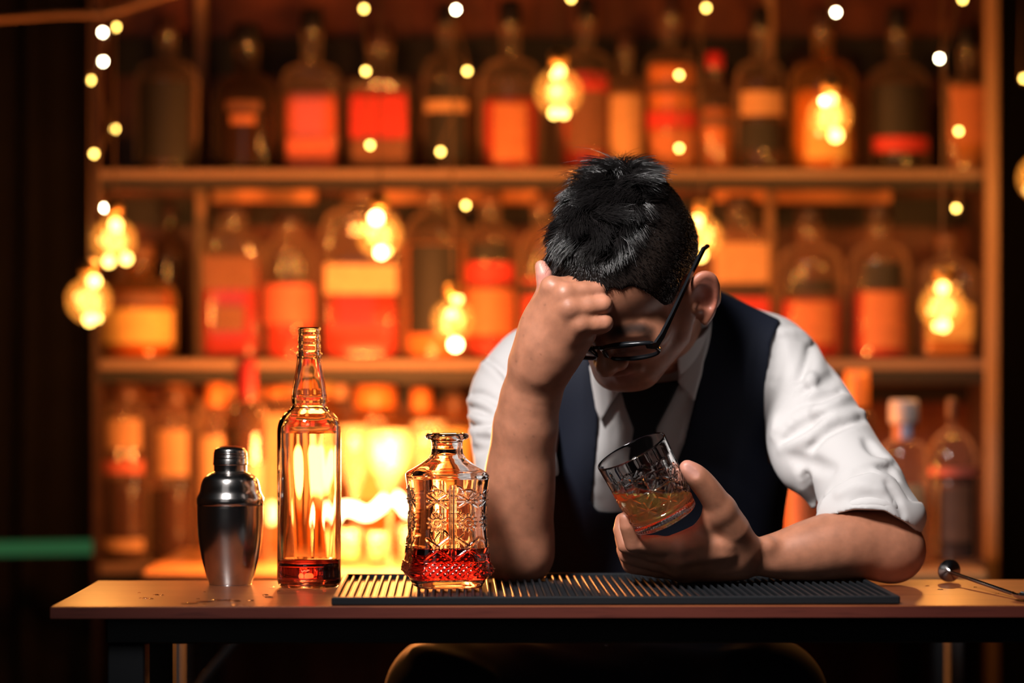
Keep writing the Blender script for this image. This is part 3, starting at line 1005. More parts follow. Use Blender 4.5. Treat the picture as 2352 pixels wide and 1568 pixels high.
def decanter_relief(u, z):
    """relief height in metres on a flat face; u lateral metres from the face centre, z height"""
    h = np.zeros_like(u)
    body = np.clip((z - .036) / .004, 0, 1) * np.clip((.122 - z) / .004, 0, 1)
    side = np.clip((.036 - np.abs(u)) / .004, 0, 1)
    m = body * side
    # central bars
    h += m * 1.1e-3 * (gauss(u - .0022, .0011) + gauss(u + .0022, .0011) - .6 * gauss(u, .0010))
    for uc in (-.0185, .0185):
        x = u - uc
        # crossed cuts with fan above
        y = z - .1035
        r = np.hypot(x, y)
        for ang in (.55, -.55, 0.0):
            d = np.abs(-x * math.sin(ang) + y * math.cos(ang))
            h += m * 1.1e-3 * gauss(d, .0010) * np.clip((.0155 - r) / .003, 0, 1)
        ph = np.arctan2(x, y - .002)
        fan = (np.abs(ph) < .85) & (r < .0125) & (y > .0)
        h += m * fan * (.8e-3 * (.5 + .5 * np.cos(ph * 11)))
        h += m * 1.0e-3 * gauss(r - .0125, .0009) * (np.abs(ph) < .95)
        # sunburst
        y = z - .078
        r = np.hypot(x, y)
        ph = np.arctan2(y, x)
        edge = .0095 + .0022 * np.cos(ph * 12)
        h += m * 1.3e-3 * np.clip((edge - r) / .0012, 0, 1) * (r > .0030)
        h -= m * .8e-3 * gauss(r - .0068, .0010)
        h += m * .9e-3 * np.clip((.0028 - r) / .001, 0, 1)
        # chevrons under the sunburst
        y = z - .050
        for sg in (1, -1):
            d = np.abs(x * math.sin(.62) * sg - y * math.cos(.62))
            h += m * 1.2e-3 * gauss(d, .0013) * (np.abs(x) < .016) * (y > -.001)
            d2 = np.abs(x * math.sin(.62) * sg + (z - .047) * math.cos(.62))
            h += 1.3e-3 * gauss(d2, .0012) * (np.abs(x) < .017) * (z < .048) * (z > .031)
    # diamond band
    band = np.clip((z - .0115) / .0015, 0, 1) * np.clip((.0315 - z) / .0015, 0, 1) * np.clip((.047 - np.abs(u)) / .004, 0, 1)
    a_ = (u / .0088 + z / .0072)
    b_ = (u / .0088 - z / .0072)
    tri = lambda t: np.abs((t % 1.0) - .5) * 2
    h += band * 1.5e-3 * (1 - np.maximum(tri(a_), tri(b_)))
    return h


def decanter():
    D = 2.872
    base = ground(1027, HY + (CZ - TZ - .0085) * FPX / D, TZ + .0085)
    root = empty('decanter', base, 'square pressed glass decanter with red liquor on the bar mat', 'decanter', rz=math.radians(10))
    zs_o = np.concatenate([np.linspace(.0, .006, 5), np.linspace(.008, .130, 230), np.linspace(.1315, .158, 26)])
    hp = [(0, .0375), (.002, .0395), (.010, .0435), (.0185, .0515), (.024, .0505), (.040, .0465), (.070, .0437), (.090, .0433), (.112, .0445), (.126, .0465), (.132, .0472), (.1355, .0455),
          (.140, .0390), (.146, .0300), (.152, .0225), (.158, .0190)]
    hz, hr = [a for a, b in hp], [b for a, b in hp]
    NT = 420
    th = np.linspace(0, 2 * PI, NT, endpoint=False)

    def section(z, s, k, q=1.72):
        c, sn = np.cos(th), np.sin(th)
        p = 16.0
        g = 1.0 / (np.abs(c) ** p + np.abs(sn) ** p + ((np.abs(c) + np.abs(sn)) / q) ** p) ** (1 / p)
        rr = s * (g * k + (1 - k))
        return np.stack([rr * c, rr * sn, np.full_like(c, z)], 1)
    rows = []
    rows.append(np.stack([1e-4 * np.cos(th), 1e-4 * np.sin(th), np.full(NT, .002)], 1))
    for z in zs_o:
        s = float(np.interp(z, hz, hr))
        k = 1.0 if z < .133 else max(0.0, 1 - (z - .133) / .024)
        P = section(z, s, k)
        if .009 < z < .128:
            n0 = np.abs(P[:, 0]) > np.abs(P[:, 1])
            u = np.where(n0, P[:, 1], P[:, 0])
            lim = .72 * s
            hgt = decanter_relief(u, np.full_like(u, z)) * (np.abs(u) < lim) * np.clip((lim - np.abs(u)) / .003, 0, 1)
            P[:, 0] += np.where(n0, np.sign(P[:, 0]) * hgt, 0)
            P[:, 1] += np.where(n0, 0, np.sign(P[:, 1]) * hgt)
        rows.append(P)

    def circ(r, z):
        return np.stack([r * np.cos(th), r * np.sin(th), np.full(NT, z)], 1)
    for r, z in ((.0184, .164), (.0184, .171), (.0195, .1735), (.0235, .1747), (.0258, .1768), (.0258, .1795), (.0240, .1815), (.0200, .1820), (.0165, .1808), (.0145, .177), (.0140, .170), (.0140, .160)):
        rows.append(circ(r, z))
    wall = .0052
    inner_z = np.concatenate([np.linspace(.156, .128, 14), np.linspace(.124, .016, 40)])
    inner_rows = []
    for z in inner_z:
        s = max(float(np.interp(z + .002 * (z > .13), hz, hr)) - wall, .0138)
        k = 1.0 if z < .130 else max(0.0, 1 - (z - .130) / .022)
        inner_rows.append((z, s, k))
        rows.append(section(z, s, k, 1.6))
    s0 = inner_rows[-1][1]
    rows.append(section(.0125, s0 * .93, 1, 1.6))
    rows.append(section(.0115, s0 * .6, 1, 1.6))
    rows.append(circ(1e-4, .0112))
    V = np.concatenate(rows)
    R = len(rows)
    i, j = np.meshgrid(np.arange(R - 1), np.arange(NT), indexing='ij')
    j2 = (j + 1) % NT
    F = np.stack([i * NT + j, i * NT + j2, (i + 1) * NT + j2, (i + 1) * NT + j], -1).reshape(-1, 4)
    link('glass', mesh_np('glass', V, [F]), GLASS, root)
    lvl = .0465
    lr = [circ(1e-4, .0112 - .0003), section(.0115 - .0003, s0 * .6, 1, 1.6), section(.0125 - .0003, s0 * .93 + .0003, 1, 1.6)]
    for z, s, k in reversed(inner_rows):
        if z < lvl:
            lr.append(section(z, s + .0003, k, 1.6))
    sl = float(np.interp(lvl, hz, hr)) - wall + .0003
    lr += [section(lvl, sl, 1, 1.6), section(lvl, sl * .5, 1, 1.6), circ(1e-4, lvl)]
    V = np.concatenate(lr)
    R = len(lr)
    i, j = np.meshgrid(np.arange(R - 1), np.arange(NT), indexing='ij')
    j2 = (j + 1) % NT
    F = np.stack([i * NT + j, i * NT + j2, (i + 1) * NT + j2, (i + 1) * NT + j], -1).reshape(-1, 4)
    link('liquor', mesh_np('liquor', V, [F]), RED_DRINK, root)


decanter()

# ------------------------------------------------------------------ tumbler in the hand
TUM_D = 2.862
TUM_BASE = at(1530, 1192, TUM_D)
TUM_AX = Vector((-.455, -.17, .875)).normalized()
TUM_H, TUM_R0, TUM_R1 = .0935, .0398, .0442


def tumbler():
    q = Vector((0, 0, 1)).rotation_difference(TUM_AX)
    root = empty('whisky_tumbler', TUM_BASE, 'cut glass tumbler of whisky tilted in the bartender\'s hand', 'glass')
    root.rotation_mode = 'QUATERNION'
    root.rotation_quaternion = q @ Vector((0, 0, 1)).rotation_difference(Vector((0, 0, 1)))
    NT = 450
    th = np.linspace(0, 2 * PI, NT, endpoint=False)
    H = TUM_H

    def circ(r, z):
        return np.stack([r * np.cos(th), r * np.sin(th), np.full(NT, z)], 1)
    rows = [circ(1e-4, .0015), circ(TUM_R0 * .6, .001), circ(TUM_R0 - .004, 0)]
    tri = lambda t: np.abs((t % 1.0) - .5) * 2
    NS = 9
    for z in np.concatenate([np.linspace(.0006, H * .80, 210), np.linspace(H * .81, H * .985, 12)]):
        t = z / H
        r = TUM_R0 + (TUM_R1 - TUM_R0) * t - .003 * max(0, 1 - z / .003) ** 2
        h = np.zeros(NT)
        ring = np.clip((t - .035) / .02, 0, 1) * np.clip((.165 - t) / .02, 0, 1)
        h -= ring * .0010 * (.5 + .5 * np.cos(th * 60))
        h -= .0012 * gauss(t - .185, .012)
        arc = r * (2 * PI / NS)
        for row_, (zc, offs) in enumerate(((.30 * H, 0.0), (.52 * H, .5))):
            a = (((th / (2 * PI) * NS + offs + .25) % 1.0) - .5) * arc
            b = z - zc
            lim = np.clip((.0125 - abs(b)) / .003, 0, 1)
            for ang in (PI / 2, .0, .72, -.72):
                d = np.abs(a * math.sin(ang) - b * math.cos(ang))
                rr = np.hypot(a, b)
                h -= lim * .0013 * gauss(d, .0011) * np.clip((.0155 - rr) / .006, .15, 1)
        mid = np.clip((t - .19) / .02, 0, 1) * np.clip((.66 - t) / .03, 0, 1)
        aa = th / (2 * PI) * NS
        bb_ = z / (.44 * H)
        h += mid * .0010 * (1 - np.maximum(tri(aa + bb_), tri(aa - bb_)))
        up_ = np.clip((t - .62) / .02, 0, 1) * np.clip((.80 - t) / .02, 0, 1)
        h -= up_ * .0011 * gauss(((th / (2 * PI) * NS * 2) % 1.0) - .5, .16)
        rows.append(circ(1, 0) * np.array([1, 1, 0]) * (r + h)[:, None] + np.array([0, 0, z]))
    for r, z in ((TUM_R1, H * .99), (TUM_R1 - .0006, H), (TUM_R1 - .0016, H), (TUM_R1 - .0022, H * .99)):
        rows.append(circ(r, z))
    inn = []
    for z in np.linspace(H * .97, .0145, 24):
        inn.append((TUM_R0 - .0040 + (TUM_R1 - TUM_R0 + .0016) * z / H, z))
    inn += [(TUM_R0 - .0055, .0120), (TUM_R0 - .010, .0110), (.012, .0108), (1e-4, .0108)]
    for r, z in inn:
        rows.append(circ(r, z))
    V = np.concatenate(rows)
    R = len(rows)
    i, j = np.meshgrid(np.arange(R - 1), np.arange(NT), indexing='ij')
    j2 = (j + 1) % NT
    F = np.stack([i * NT + j, i * NT + j2, (i + 1) * NT + j2, (i + 1) * NT + j], -1).reshape(-1, 4)
    link('glass', mesh_np('glass', V, [F]), GLASS, root)
    # whisky: the inside of the glass cut by a level plane
    import bmesh
    bm = bmesh.new()
    seg = 72
    ring_prev = None
    prof = [(r + .0002, z) for r, z in reversed(inn)]
    for k, (r, z) in enumerate(prof[1:]):
        ring = [bm.verts.new((r * math.cos(2 * PI * i / seg), r * math.sin(2 * PI * i / seg), z - (.0002 if k < 3 else 0))) for i in range(seg)]
        if ring_prev is None:
            bm.faces.new(ring[::-1])
        else:
            for i in range(seg):
                bm.faces.new((ring_prev[i], ring_prev[(i + 1) % seg], ring[(i + 1) % seg], ring[i]))
        ring_prev = ring
    bm.faces.new(ring_prev)
    lz = at(1480, 1128, TUM_D).z
    qi = root.rotation_quaternion.inverted()
    co = qi @ (Vector((TUM_BASE.x, TUM_BASE.y, lz)) - TUM_BASE)
    no = qi @ Vector((0, 0, 1))
    geom = bm.verts[:] + bm.edges[:] + bm.faces[:]
    res = bmesh.ops.bisect_plane(bm, geom=geom, plane_co=co, plane_no=no, clear_outer=True)
    edges = [e for e in res['geom_cut'] if isinstance(e, bmesh.types.BMEdge)]
    bmesh.ops.edgenet_fill(bm, edges=edges)
    bmesh.ops.recalc_face_normals(bm, faces=bm.faces[:])
    for fc in bm.faces:
        fc.smooth = len(fc.verts) == 4
    me = bpy.data.meshes.new('whisky')
    bm.to_mesh(me)
    bm.free()
    link('whisky', me, WHISKY, root)


tumbler()

# ------------------------------------------------------------------ bar spoon
sp0 = Vector(((2180 - 1176) / FPX * 3.02, 3.02, TZ + .0135))
sp1 = Vector(((2340 - 1176) / FPX * 2.795, 2.795, TZ + .0045))
spoon = empty('bar_spoon', (sp0.x, sp0.y, TZ), 'twisted steel bar spoon with flat disc end lying on the table', 'spoon')
ax = (sp1 - sp0)
L_ = ax.length
axn = ax.normalized()
uu = axn.cross(Vector((0, 0, 1))).normalized()
ww = axn.cross(uu)
org = Vector(spoon.location)
mb = MB()
n = 260
sec = 8
for k in range(n + 1):
    t = k / n
    p = sp0 + ax * t - org
    tw = t * L_ / .0105 * 2 * PI
    for i in range(sec):
        a = 2 * PI * i / sec
        r = .00185 * (1 + .34 * math.cos(2 * a))
        mb.v.append(tuple(p + (uu * math.cos(a + tw) + ww * math.sin(a + tw)) * r))
for k in range(n):
    for i in range(sec):
        j = (i + 1) % sec
        mb.f.append((k * sec + i, k * sec + j, (k + 1) * sec + j, (k + 1) * sec + i))
link('twisted_stem', mb.mesh('twisted_stem', True), STEEL, spoon)
dd = empty  # disc end
mb = MB().lathe([(1e-4, -.0012), (.0136, -.0012), (.0144, -.0006), (.0144, .0006), (.0136, .0012), (.0030, .0014), (.0018, .006), (1e-4, .006)], 40)
dq = Vector((0, 0, 1)).rotation_difference(Vector((.12, -.98, -.05)).normalized())
do = link('disc_end', mb.mesh('disc_end', True), STEEL2, spoon, (0, 0, .0148))
do.rotation_mode = 'QUATERNION'
do.rotation_quaternion = dq
rows_o, rows_i = [], []
for k in range(13):
    t = k / 12
    wv = .0145 * math.sin(PI * (t * .93 + .05)) ** .62
    c = sp1 + axn * (t * .045 - .004) - org
    ro, ri = [], []
    for i in range(13):
        a = PI * i / 12
        ro.append(tuple(c + uu * math.cos(a) * wv + Vector((0, 0, .0045 - math.sin(a) * wv * .52))))
        ri.append(tuple(c + uu * math.cos(a) * wv * .93 + Vector((0, 0, .0045 - math.sin(a) * wv * .45))))
    rows_o.append(ro)
    rows_i.append(ri[::-1])
link('bowl', MB().grid(rows_o).grid(rows_i).mesh('bowl', True), STEEL, spoon)

# ------------------------------------------------------------------ spilled drops on the table
WATER = pmat('water', (1, 1, 1), 0.0, 0, trans=1.0, ior=1.33)
r2 = random.Random(11)
mb = MB()
spots = [(360, 1366, 9), (372, 1367, 5), (330, 1374, 11), (345, 1375, 8), (440, 1386, 16), (470, 1382, 20), (510, 1378, 26), (540, 1380, 14), (575, 1379, 9), (420, 1387, 5), (610, 1366, 7),
         (618, 1371, 10), (470, 1388, 5), (540, 1389, 7), (560, 1391, 4), (625, 1349, 6), (2130, 1346, 5), (2160, 1354, 7), (2300, 1352, 4), (2290, 1364, 5), (2240, 1349, 4), (640, 1358, 4), (470, 1360, 3), (320, 1362, 4), (455, 1376, 4)]
for x, y, w in spots:
    g = ground(x, y)
    rr = w * g.y / FPX
    ang = r2.uniform(-.4, .4)
    b0 = len(mb.v)
    prof = [(rr * 1.0, 0.0), (rr * .96, .0004), (rr * .8, .0008), (rr * .45, .0011), (1e-5, .0012)]
    mb.lathe(prof, 14, (g.x, g.y, TZ + .0001))
    for k in range(b0, len(mb.v)):
        vx, vy, vz = mb.v[k]
        f = .55 + .2 * math.sin(3 * math.atan2(vy - g.y, vx - g.x) + x)
        mb.v[k] = (vx, g.y + (vy - g.y) * f, vz)
dr = part('water_drops', mb, WATER, None, True)
tag(dr, 'spilled clear water drops scattered on the table top', 'water', kind='stuff')

# ------------------------------------------------------------------ things in the dark under the table
GREYM = pmat('grey_metal', (.10, .10, .105), .5)
st = empty('metal_stand', (0, 3.62, 0), 'grey metal stand legs in the dark under the table', 'stand')
for x in (402, 2192):
    c = (x - 1176) / FPX * 3.62
    part('leg', MB().bbox((c - .012, -.012, 0), (c + .012, .012, .66), .003), GREYM, st)
a_, b_ = (402 - 1176) / FPX * 3.62, (2192 - 1176) / FPX * 3.62
part('cross_bar', MB().bbox((a_ + .013, -.01, .20), (b_ - .013, .01, .225), .003), GREYM, st)
part('brace', MB().tube([(a_ - .03, -.03, .44), (a_ + .05, -.03, .56), (a_ + .10, -.03, .62)], .006, 8), M['black_metal'], st)
cr = empty('crate', ((1770 - 1176) / FPX * 3.52, 3.52, 0), 'dark crate under the table holding one bottle', 'crate')
part('crate_box', MB().bbox((-.07, -.07, 0), (.07, .07, .32), .004), M['curtain_black'], cr)
part('crate_lid', MB().bbox((-.075, -.075, .3205), (.075, .075, .335), .003), M['panel_dark'], cr)
cz_ = HY + (CZ - .335) * FPX / 3.52
shelf_bottle(1770, cz_, 3.52, 34, 1620, 1570, 1490, 'dark bottle with shiny steel cap under the table', glass='smoke', liq='dark', cap='grey', neckw=.5, capfrac=.6, labels=[('red', 1640, 1720, .8)], name='spirit_bottle')
# ------------------------------------------------------------------ distance-field modelling (body and clothes)
def A(px, py, D):
    return np.array(at(px, py, D))


class Field:
    FAR = .05

    def __init__(s, lo, hi, h):
        s.lo = np.array(lo, dtype=float)
        s.h = h
        s.n = np.ceil((np.array(hi) - s.lo) / h).astype(int) + 1
        s.a = np.full(tuple(s.n), Field.FAR, dtype=np.float32)

    def sub(s, lo, hi):
        i0 = np.clip(np.floor((np.array(lo) - s.lo) / s.h).astype(int), 0, s.n - 1)
        i1 = np.clip(np.ceil((np.array(hi) - s.lo) / s.h).astype(int) + 1, 1, s.n)
        sl = tuple(slice(a, max(b, a + 1)) for a, b in zip(i0, i1))
        ax_ = [(s.lo[k] + s.h * np.arange(sl[k].start, sl[k].stop)).astype(np.float32) for k in range(3)]
        return sl, ax_[0][:, None, None], ax_[1][None, :, None], ax_[2][None, None, :]

    def apply(s, fn, lo, hi, k, op):
        m = k + 3 * s.h
        if op == 'cut':
            m = k + 3 * s.h
        sl, X, Y, Z = s.sub(np.array(lo) - m, np.array(hi) + m)
        b = fn(X, Y, Z)
        a = s.a[sl]
        if op == 'add':
            if k > 0:
                hh = np.maximum(k - np.abs(a - b), 0) / k
                s.a[sl] = np.minimum(a, b) - hh * hh * k * .25
            else:
                s.a[sl] = np.minimum(a, b)
        else:
            b = -b
            if k > 0:
                hh = np.maximum(k - np.abs(a - b), 0) / k
                s.a[sl] = np.maximum(a, b) + hh * hh * k * .25
            else:
                s.a[sl] = np.maximum(a, b)

    # primitives
    def tube(s, pts, rad, k=.008, op='add', smooth=0):
        P = np.array([list(p) + [r] for p, r in zip(pts, rad)] if hasattr(rad, '__len__') else [list(p) + [rad] for p in pts], dtype=float)
        if smooth:
            P = np.array(catmull(P, smooth))
        R = P[:, 3]
        lo = (P[:, :3] - R[:, None]).min(0)
        hi = (P[:, :3] + R[:, None]).max(0)

        def fn(X, Y, Z):
            d = None
            for i in range(len(P) - 1):
                a, b = P[i, :3], P[i + 1, :3]
                ab = b - a
                L2 = max(float(ab @ ab), 1e-12)
                t = np.clip(((X - a[0]) * ab[0] + (Y - a[1]) * ab[1] + (Z - a[2]) * ab[2]) / L2, 0, 1)
                dd = np.sqrt((X - a[0] - ab[0] * t) ** 2 + (Y - a[1] - ab[1] * t) ** 2 + (Z - a[2] - ab[2] * t) ** 2) - (P[i, 3] + (P[i + 1, 3] - P[i, 3]) * t)
                d = dd if d is None else np.minimum(d, dd)
            return d
        s.apply(fn, lo, hi, k, op)

    def ell(s, c, r, axes=None, k=.01, op='add'):
        c = np.array(c, dtype=float)
        r = np.array(r, dtype=float)
        Rm = np.eye(3) if axes is None else np.array(axes, dtype=float)   # rows: axes
        ext = np.sqrt(((Rm * r[:, None]) ** 2).sum(0))

        def fn(X, Y, Z):
            x, y, z = X - c[0], Y - c[1], Z - c[2]
            q = [(x * Rm[i, 0] + y * Rm[i, 1] + z * Rm[i, 2]) for i in range(3)]
            k0 = np.sqrt((q[0] / r[0]) ** 2 + (q[1] / r[1]) ** 2 + (q[2] / r[2]) ** 2)
            k1 = np.sqrt((q[0] / r[0] ** 2) ** 2 + (q[1] / r[1] ** 2) ** 2 + (q[2] / r[2] ** 2) ** 2) + 1e-9
            return k0 * (k0 - 1) / k1
        s.apply(fn, c - ext, c + ext, k, op)

    def ball(s, c, r, k=.01, op='add'):
        s.ell(c, (r, r, r), None, k, op)

    def front(s, px, py, d0=2.6, d1=3.6):
        """depth where the sight line through a photo pixel meets the front of the field"""
        t = np.arange(d0, d1, s.h * .5)
        p = np.stack([(px - 1176.0) / FPX * t, t, CZ - (py - HY) / FPX * t], 1)
        q = (p - s.lo) / s.h
        i = np.floor(q).astype(int)
        ok = ((i >= 0) & (i < s.n - 1)).all(1)
        v = np.full(len(t), Field.FAR)
        ii, f = i[ok], q[ok] - i[ok]
        acc = 0
        for a in (0, 1):
            for b in (0, 1):
                for c in (0, 1):
                    w = (f[:, 0] if a else 1 - f[:, 0]) * (f[:, 1] if b else 1 - f[:, 1]) * (f[:, 2] if c else 1 - f[:, 2])
                    acc = acc + w * s.a[ii[:, 0] + a, ii[:, 1] + b, ii[:, 2] + c]
        v[ok] = acc
        hit = np.nonzero(v < 0)[0]
        return None if len(hit) == 0 else float(t[hit[0]])

    def fold(s, pts, r, height, k=.008, ridge=True, n=5):
        """a cloth fold (ridge or groove) following the surface as drawn on the photograph"""
        P = catmull([(float(a), float(b)) for a, b in pts], n)
        W = []
        last = None
        for a, b in P:
            d = s.front(a, b)
            if d is None:
                d = last
            if d is None:
                continue
            if last is not None and abs(d - last) > .03:
                d = last
            last = d
            W.append(A(a, b, d + (r - height if ridge else -(r - height))))
        if len(W) < 2:
            return
        rad = [r * (.55 + .45 * math.sin(PI * (i + .7) / (len(W) + .4))) for i in range(len(W))]
        off = [r - q for q in rad]
        W = [w + np.array([0, (-o if ridge else o), 0]) * .3 for w, o in zip(W, off)]
        s.tube(W, rad, k, 'add' if ridge else 'cut')

    def coords(s):
        return s.sub(s.lo, s.lo + s.h * (s.n - 1))[1:]

    def nets(s):
        a = s.a
        ins = a < 0
        cnt = np.zeros(tuple(s.n - 1), dtype=np.int8)
        for i in (0, 1):
            for j in (0, 1):
                for k in (0, 1):
                    cnt += ins[i:i + cnt.shape[0], j:j + cnt.shape[1], k:k + cnt.shape[2]]
        act = (cnt > 0) & (cnt < 8)
        del cnt
        idx = np.argwhere(act)
        vid = np.full(act.shape, -1, dtype=np.int32)
        vid[act] = np.arange(len(idx), dtype=np.int32)
        I, J, K = idx.T
        cv = {}
        for i in (0, 1):
            for j in (0, 1):
                for k in (0, 1):
                    cv[i, j, k] = a[I + i, J + j, K + k].astype(float)
        acc = np.zeros((len(idx), 3))
        num = np.zeros(len(idx))
        for ax_ in range(3):
            for u in (0, 1):
                for v in (0, 1):
                    c0 = [u, v]
                    c0.insert(ax_, 0)
                    c1 = [u, v]
                    c1.insert(ax_, 1)
                    va, vb = cv[tuple(c0)], cv[tuple(c1)]
                    cr = (va < 0) != (vb < 0)
                    t = np.where(cr, va / np.where(cr, va - vb, 1), 0)
                    p = np.zeros((len(idx), 3))
                    p[:] = c0
                    p[:, ax_] += t
                    acc += p * cr[:, None]
                    num += cr
        V = s.lo + s.h * (idx + acc / num[:, None])
        faces = []
        for ax_ in range(3):
            b, c = (ax_ + 1) % 3, (ax_ + 2) % 3
            s0 = [slice(None)] * 3
            s1 = [slice(None)] * 3
            s0[ax_] = slice(0, -1)
            s1[ax_] = slice(1, None)
            A0, A1 = ins[tuple(s0)], ins[tuple(s1)]
            e = np.argwhere(A0 != A1)
            ok = (e[:, b] > 0) & (e[:, c] > 0) & (e[:, b] < s.n[b] - 1) & (e[:, c] < s.n[c] - 1)
            e = e[ok]
            out = A0[e[:, 0], e[:, 1], e[:, 2]]
            q = []
            for db, dc in ((-1, -1), (0, -1), (0, 0), (-1, 0)):
                f = e.copy()
                f[:, b] += db
                f[:, c] += dc
                q.append(vid[f[:, 0], f[:, 1], f[:, 2]])
            q = np.stack(q, 1)
            q[~out] = q[~out][:, ::-1]
            faces.append(q)
        F = np.concatenate(faces)
        F = F[(F >= 0).all(1)]
        return V, F

    def islands_clean(s):
        pass


def relax(V, F, it=2, lam=.5):
    """light smoothing of a quad mesh"""
    n = len(V)
    e = np.concatenate([F[:, [0, 1]], F[:, [1, 2]], F[:, [2, 3]], F[:, [3, 0]]])
    deg = np.bincount(e[:, 0], minlength=n) + np.bincount(e[:, 1], minlength=n)
    deg = np.maximum(deg, 1)
    for _ in range(it):
        acc = np.zeros_like(V)
        for k in range(3):
            acc[:, k] = np.bincount(e[:, 0], V[e[:, 1], k], n) + np.bincount(e[:, 1], V[e[:, 0], k], n)
        V = V + lam * (acc / deg[:, None] - V)
    return V


def poly_sd(PX, PY, poly):
    """signed distance in px to a closed polygon (negative inside)"""
    P = np.array(poly, dtype=float)
    d = np.full(np.broadcast(PX, PY).shape, 1e9)
    inside = np.zeros(d.shape, dtype=bool)
    n = len(P)
    for i in range(n):
        a, b = P[i], P[(i + 1) % n]
        ab = b - a
        L2 = max(float(ab @ ab), 1e-9)
        t = np.clip(((PX - a[0]) * ab[0] + (PY - a[1]) * ab[1]) / L2, 0, 1)
        d = np.minimum(d, (PX - a[0] - ab[0] * t) ** 2 + (PY - a[1] - ab[1] * t) ** 2)
        c = (a[1] > PY) != (b[1] > PY)
        xint = (b[0] - a[0]) * (PY - a[1]) / (b[1] - a[1] + 1e-12) + a[0]
        inside ^= c & (PX < xint)
    d = np.sqrt(d)
    return np.where(inside, -d, d)


def set_color(me, name, rgb):
    at_ = me.color_attributes.new(name, 'FLOAT_COLOR', 'POINT')
    at_.data.foreach_set('color', np.concatenate([rgb, np.ones((len(rgb), 1))], 1).astype(np.float32).ravel())
# ------------------------------------------------------------------ the bartender
HS = 1.07
HF = np.array([-.33, -.56, -.76])
HF /= np.linalg.norm(HF)
HL = np.array([.85, -.52, .055])
HL -= HF * (HL @ HF)
HL /= np.linalg.norm(HL)
HU = np.cross(HF, HL)
_r = .08                                   # slight tilt of the head
HL, HU = HL * math.cos(_r) - HU * math.sin(_r), HU * math.cos(_r) + HL * math.sin(_r)
HC = A(1441, 633, 2.985)


def hp(f, l, u):
    return HC + HS * (f * HF + l * HL + u * HU)


HAX = np.array([HF, HL, HU])


def hell(fd, c, r, k=.01, op='add', axes=None):
    fd.ell(hp(*c), np.array(r) * HS, HAX if axes is None else axes, k, op)


def htube(fd, pts, rad, k=.008, op='add', smooth=0):
    rad = [x * HS for x in rad] if hasattr(rad, '__len__') else rad * HS
    fd.tube([hp(*p) for p in pts], rad, k, op, smooth)


def cranium(fd, grow=0.0, k=.03):
    hell(fd, (-.012, 0, .030), (.097 + grow, .0745 + grow, .088 + grow), k)
    hell(fd, (.035, 0, .034), (.056 + grow, .064 + grow, .062 + grow), k)
    hell(fd, (-.05, 0, -.005), (.05 + grow, .06 + grow, .05 + grow), k)


blo = A(1030, 1345, 3.05)
body = Field((blo[0], 2.80, .745), (A(2130, 0, 3.05)[0], 3.36, 1.31), .0021)
cranium(body)
hell(body, (.044, -.002, -.034), (.052, .056, .057), .03)            # mid face
hell(body, (.084, -.005, -.079), (.019, .024, .017), .03)            # chin
for sg in (1, -1):
    htube(body, [(.002, sg * .060, -.030), (.034, sg * .050, -.064), (.074, -.004 + sg * .022, -.080)], [.020, .018, .018], .025)   # jaw
    hell(body, (.067, sg * .044, -.022), (.022, .022, .020), .02)  # cheek
    hell(body, (.096, sg * .031, -.014), (.011, .020, .010), .014, 'cut')   # eye socket
    hell(body, (.080, sg * .031, -.016), (.0140, .0165, .0120), .006)       # closed lid
    hell(body, (.101, sg * .0135, -.036), (.0105, .0085, .0075), .005)      # nostril wing
    htube(body, [(.082, sg * .044, .000), (.091, sg * .026, .004), (.092, sg * .008, .000)], [.004, .005, .005], .022)   # brow
htube(body, [(.090, 0, .004), (.101, 0, -.012), (.112, 0, -.028)], [.0075, .0082, .0105], .010)
hell(body, (.1125, 0, -.031), (.0120, .0125, .0105), .006)
for sg in (1, -1):
    hell(body, (.106, sg * .0065, -.0410), (.0045, .0030, .0035), .003, 'cut')
htube(body, [(.090, -.024, -.057), (.098, -.012, -.0525), (.1005, 0, -.0535), (.098, .012, -.0525), (.090, .024, -.057)], [.004, .0062, .0058, .0062, .004], .006)
htube(body, [(.089, -.022, -.061), (.098, 0, -.0650), (.089, .022, -.061)], [.004, .0070, .004], .006)
htube(body, [(.099, -.024, -.0582), (.106, 0, -.0585), (.099, .024, -.0582)], .0016, .002, 'cut')
# ears
for sg in (1, -1):
    e0 = hp(.008, sg * .0785, -.031)
    eo = HL * sg * .80 - HF * .60                       # outward lean of the shell
    eo /= np.linalg.norm(eo)
    en = HF * .80 + HL * sg * .60
    en /= np.linalg.norm(en)
    ue = HU * .97 - HF * .24
    ue /= np.linalg.norm(ue)

    def ep(a, b, c=0.0):
        return e0 + HS * (a * eo + b * ue + c * en)
    body.ell(ep(.012, .0), np.array([.018, .027, .0048]) * HS, np.array([eo, ue, en]), .006)
    body.ell(ep(.006, -.024, 0), np.array([.010, .012, .005]) * HS, np.array([eo, ue, en]), .006)
    rim = [(-.004, .014), (.006, .026), (.017, .0265), (.0255, .018), (.027, .004), (.022, -.010), (.014, -.023), (.004, -.031)]
    body.tube([ep(a, b, .002) for a, b in rim], [.004, .0045, .0048, .005, .0046, .0042, .0046, .0055], .004, smooth=4)
    body.ell(ep(.010, .002, .0072), np.array([.0105, .017, .0066]) * HS, np.array([eo, ue, en]), .004, 'cut')
    body.ell(ep(-.002, -.010, .004), np.array([.006, .007, .005]) * HS, np.array([eo, ue, en]), .004)
# neck
NB = A(1512, 800, 3.16)
body.tube([hp(-.030, 0, -.03), hp(-.028, 0, -.085), NB], np.array([.050, .053, .058]), .02)

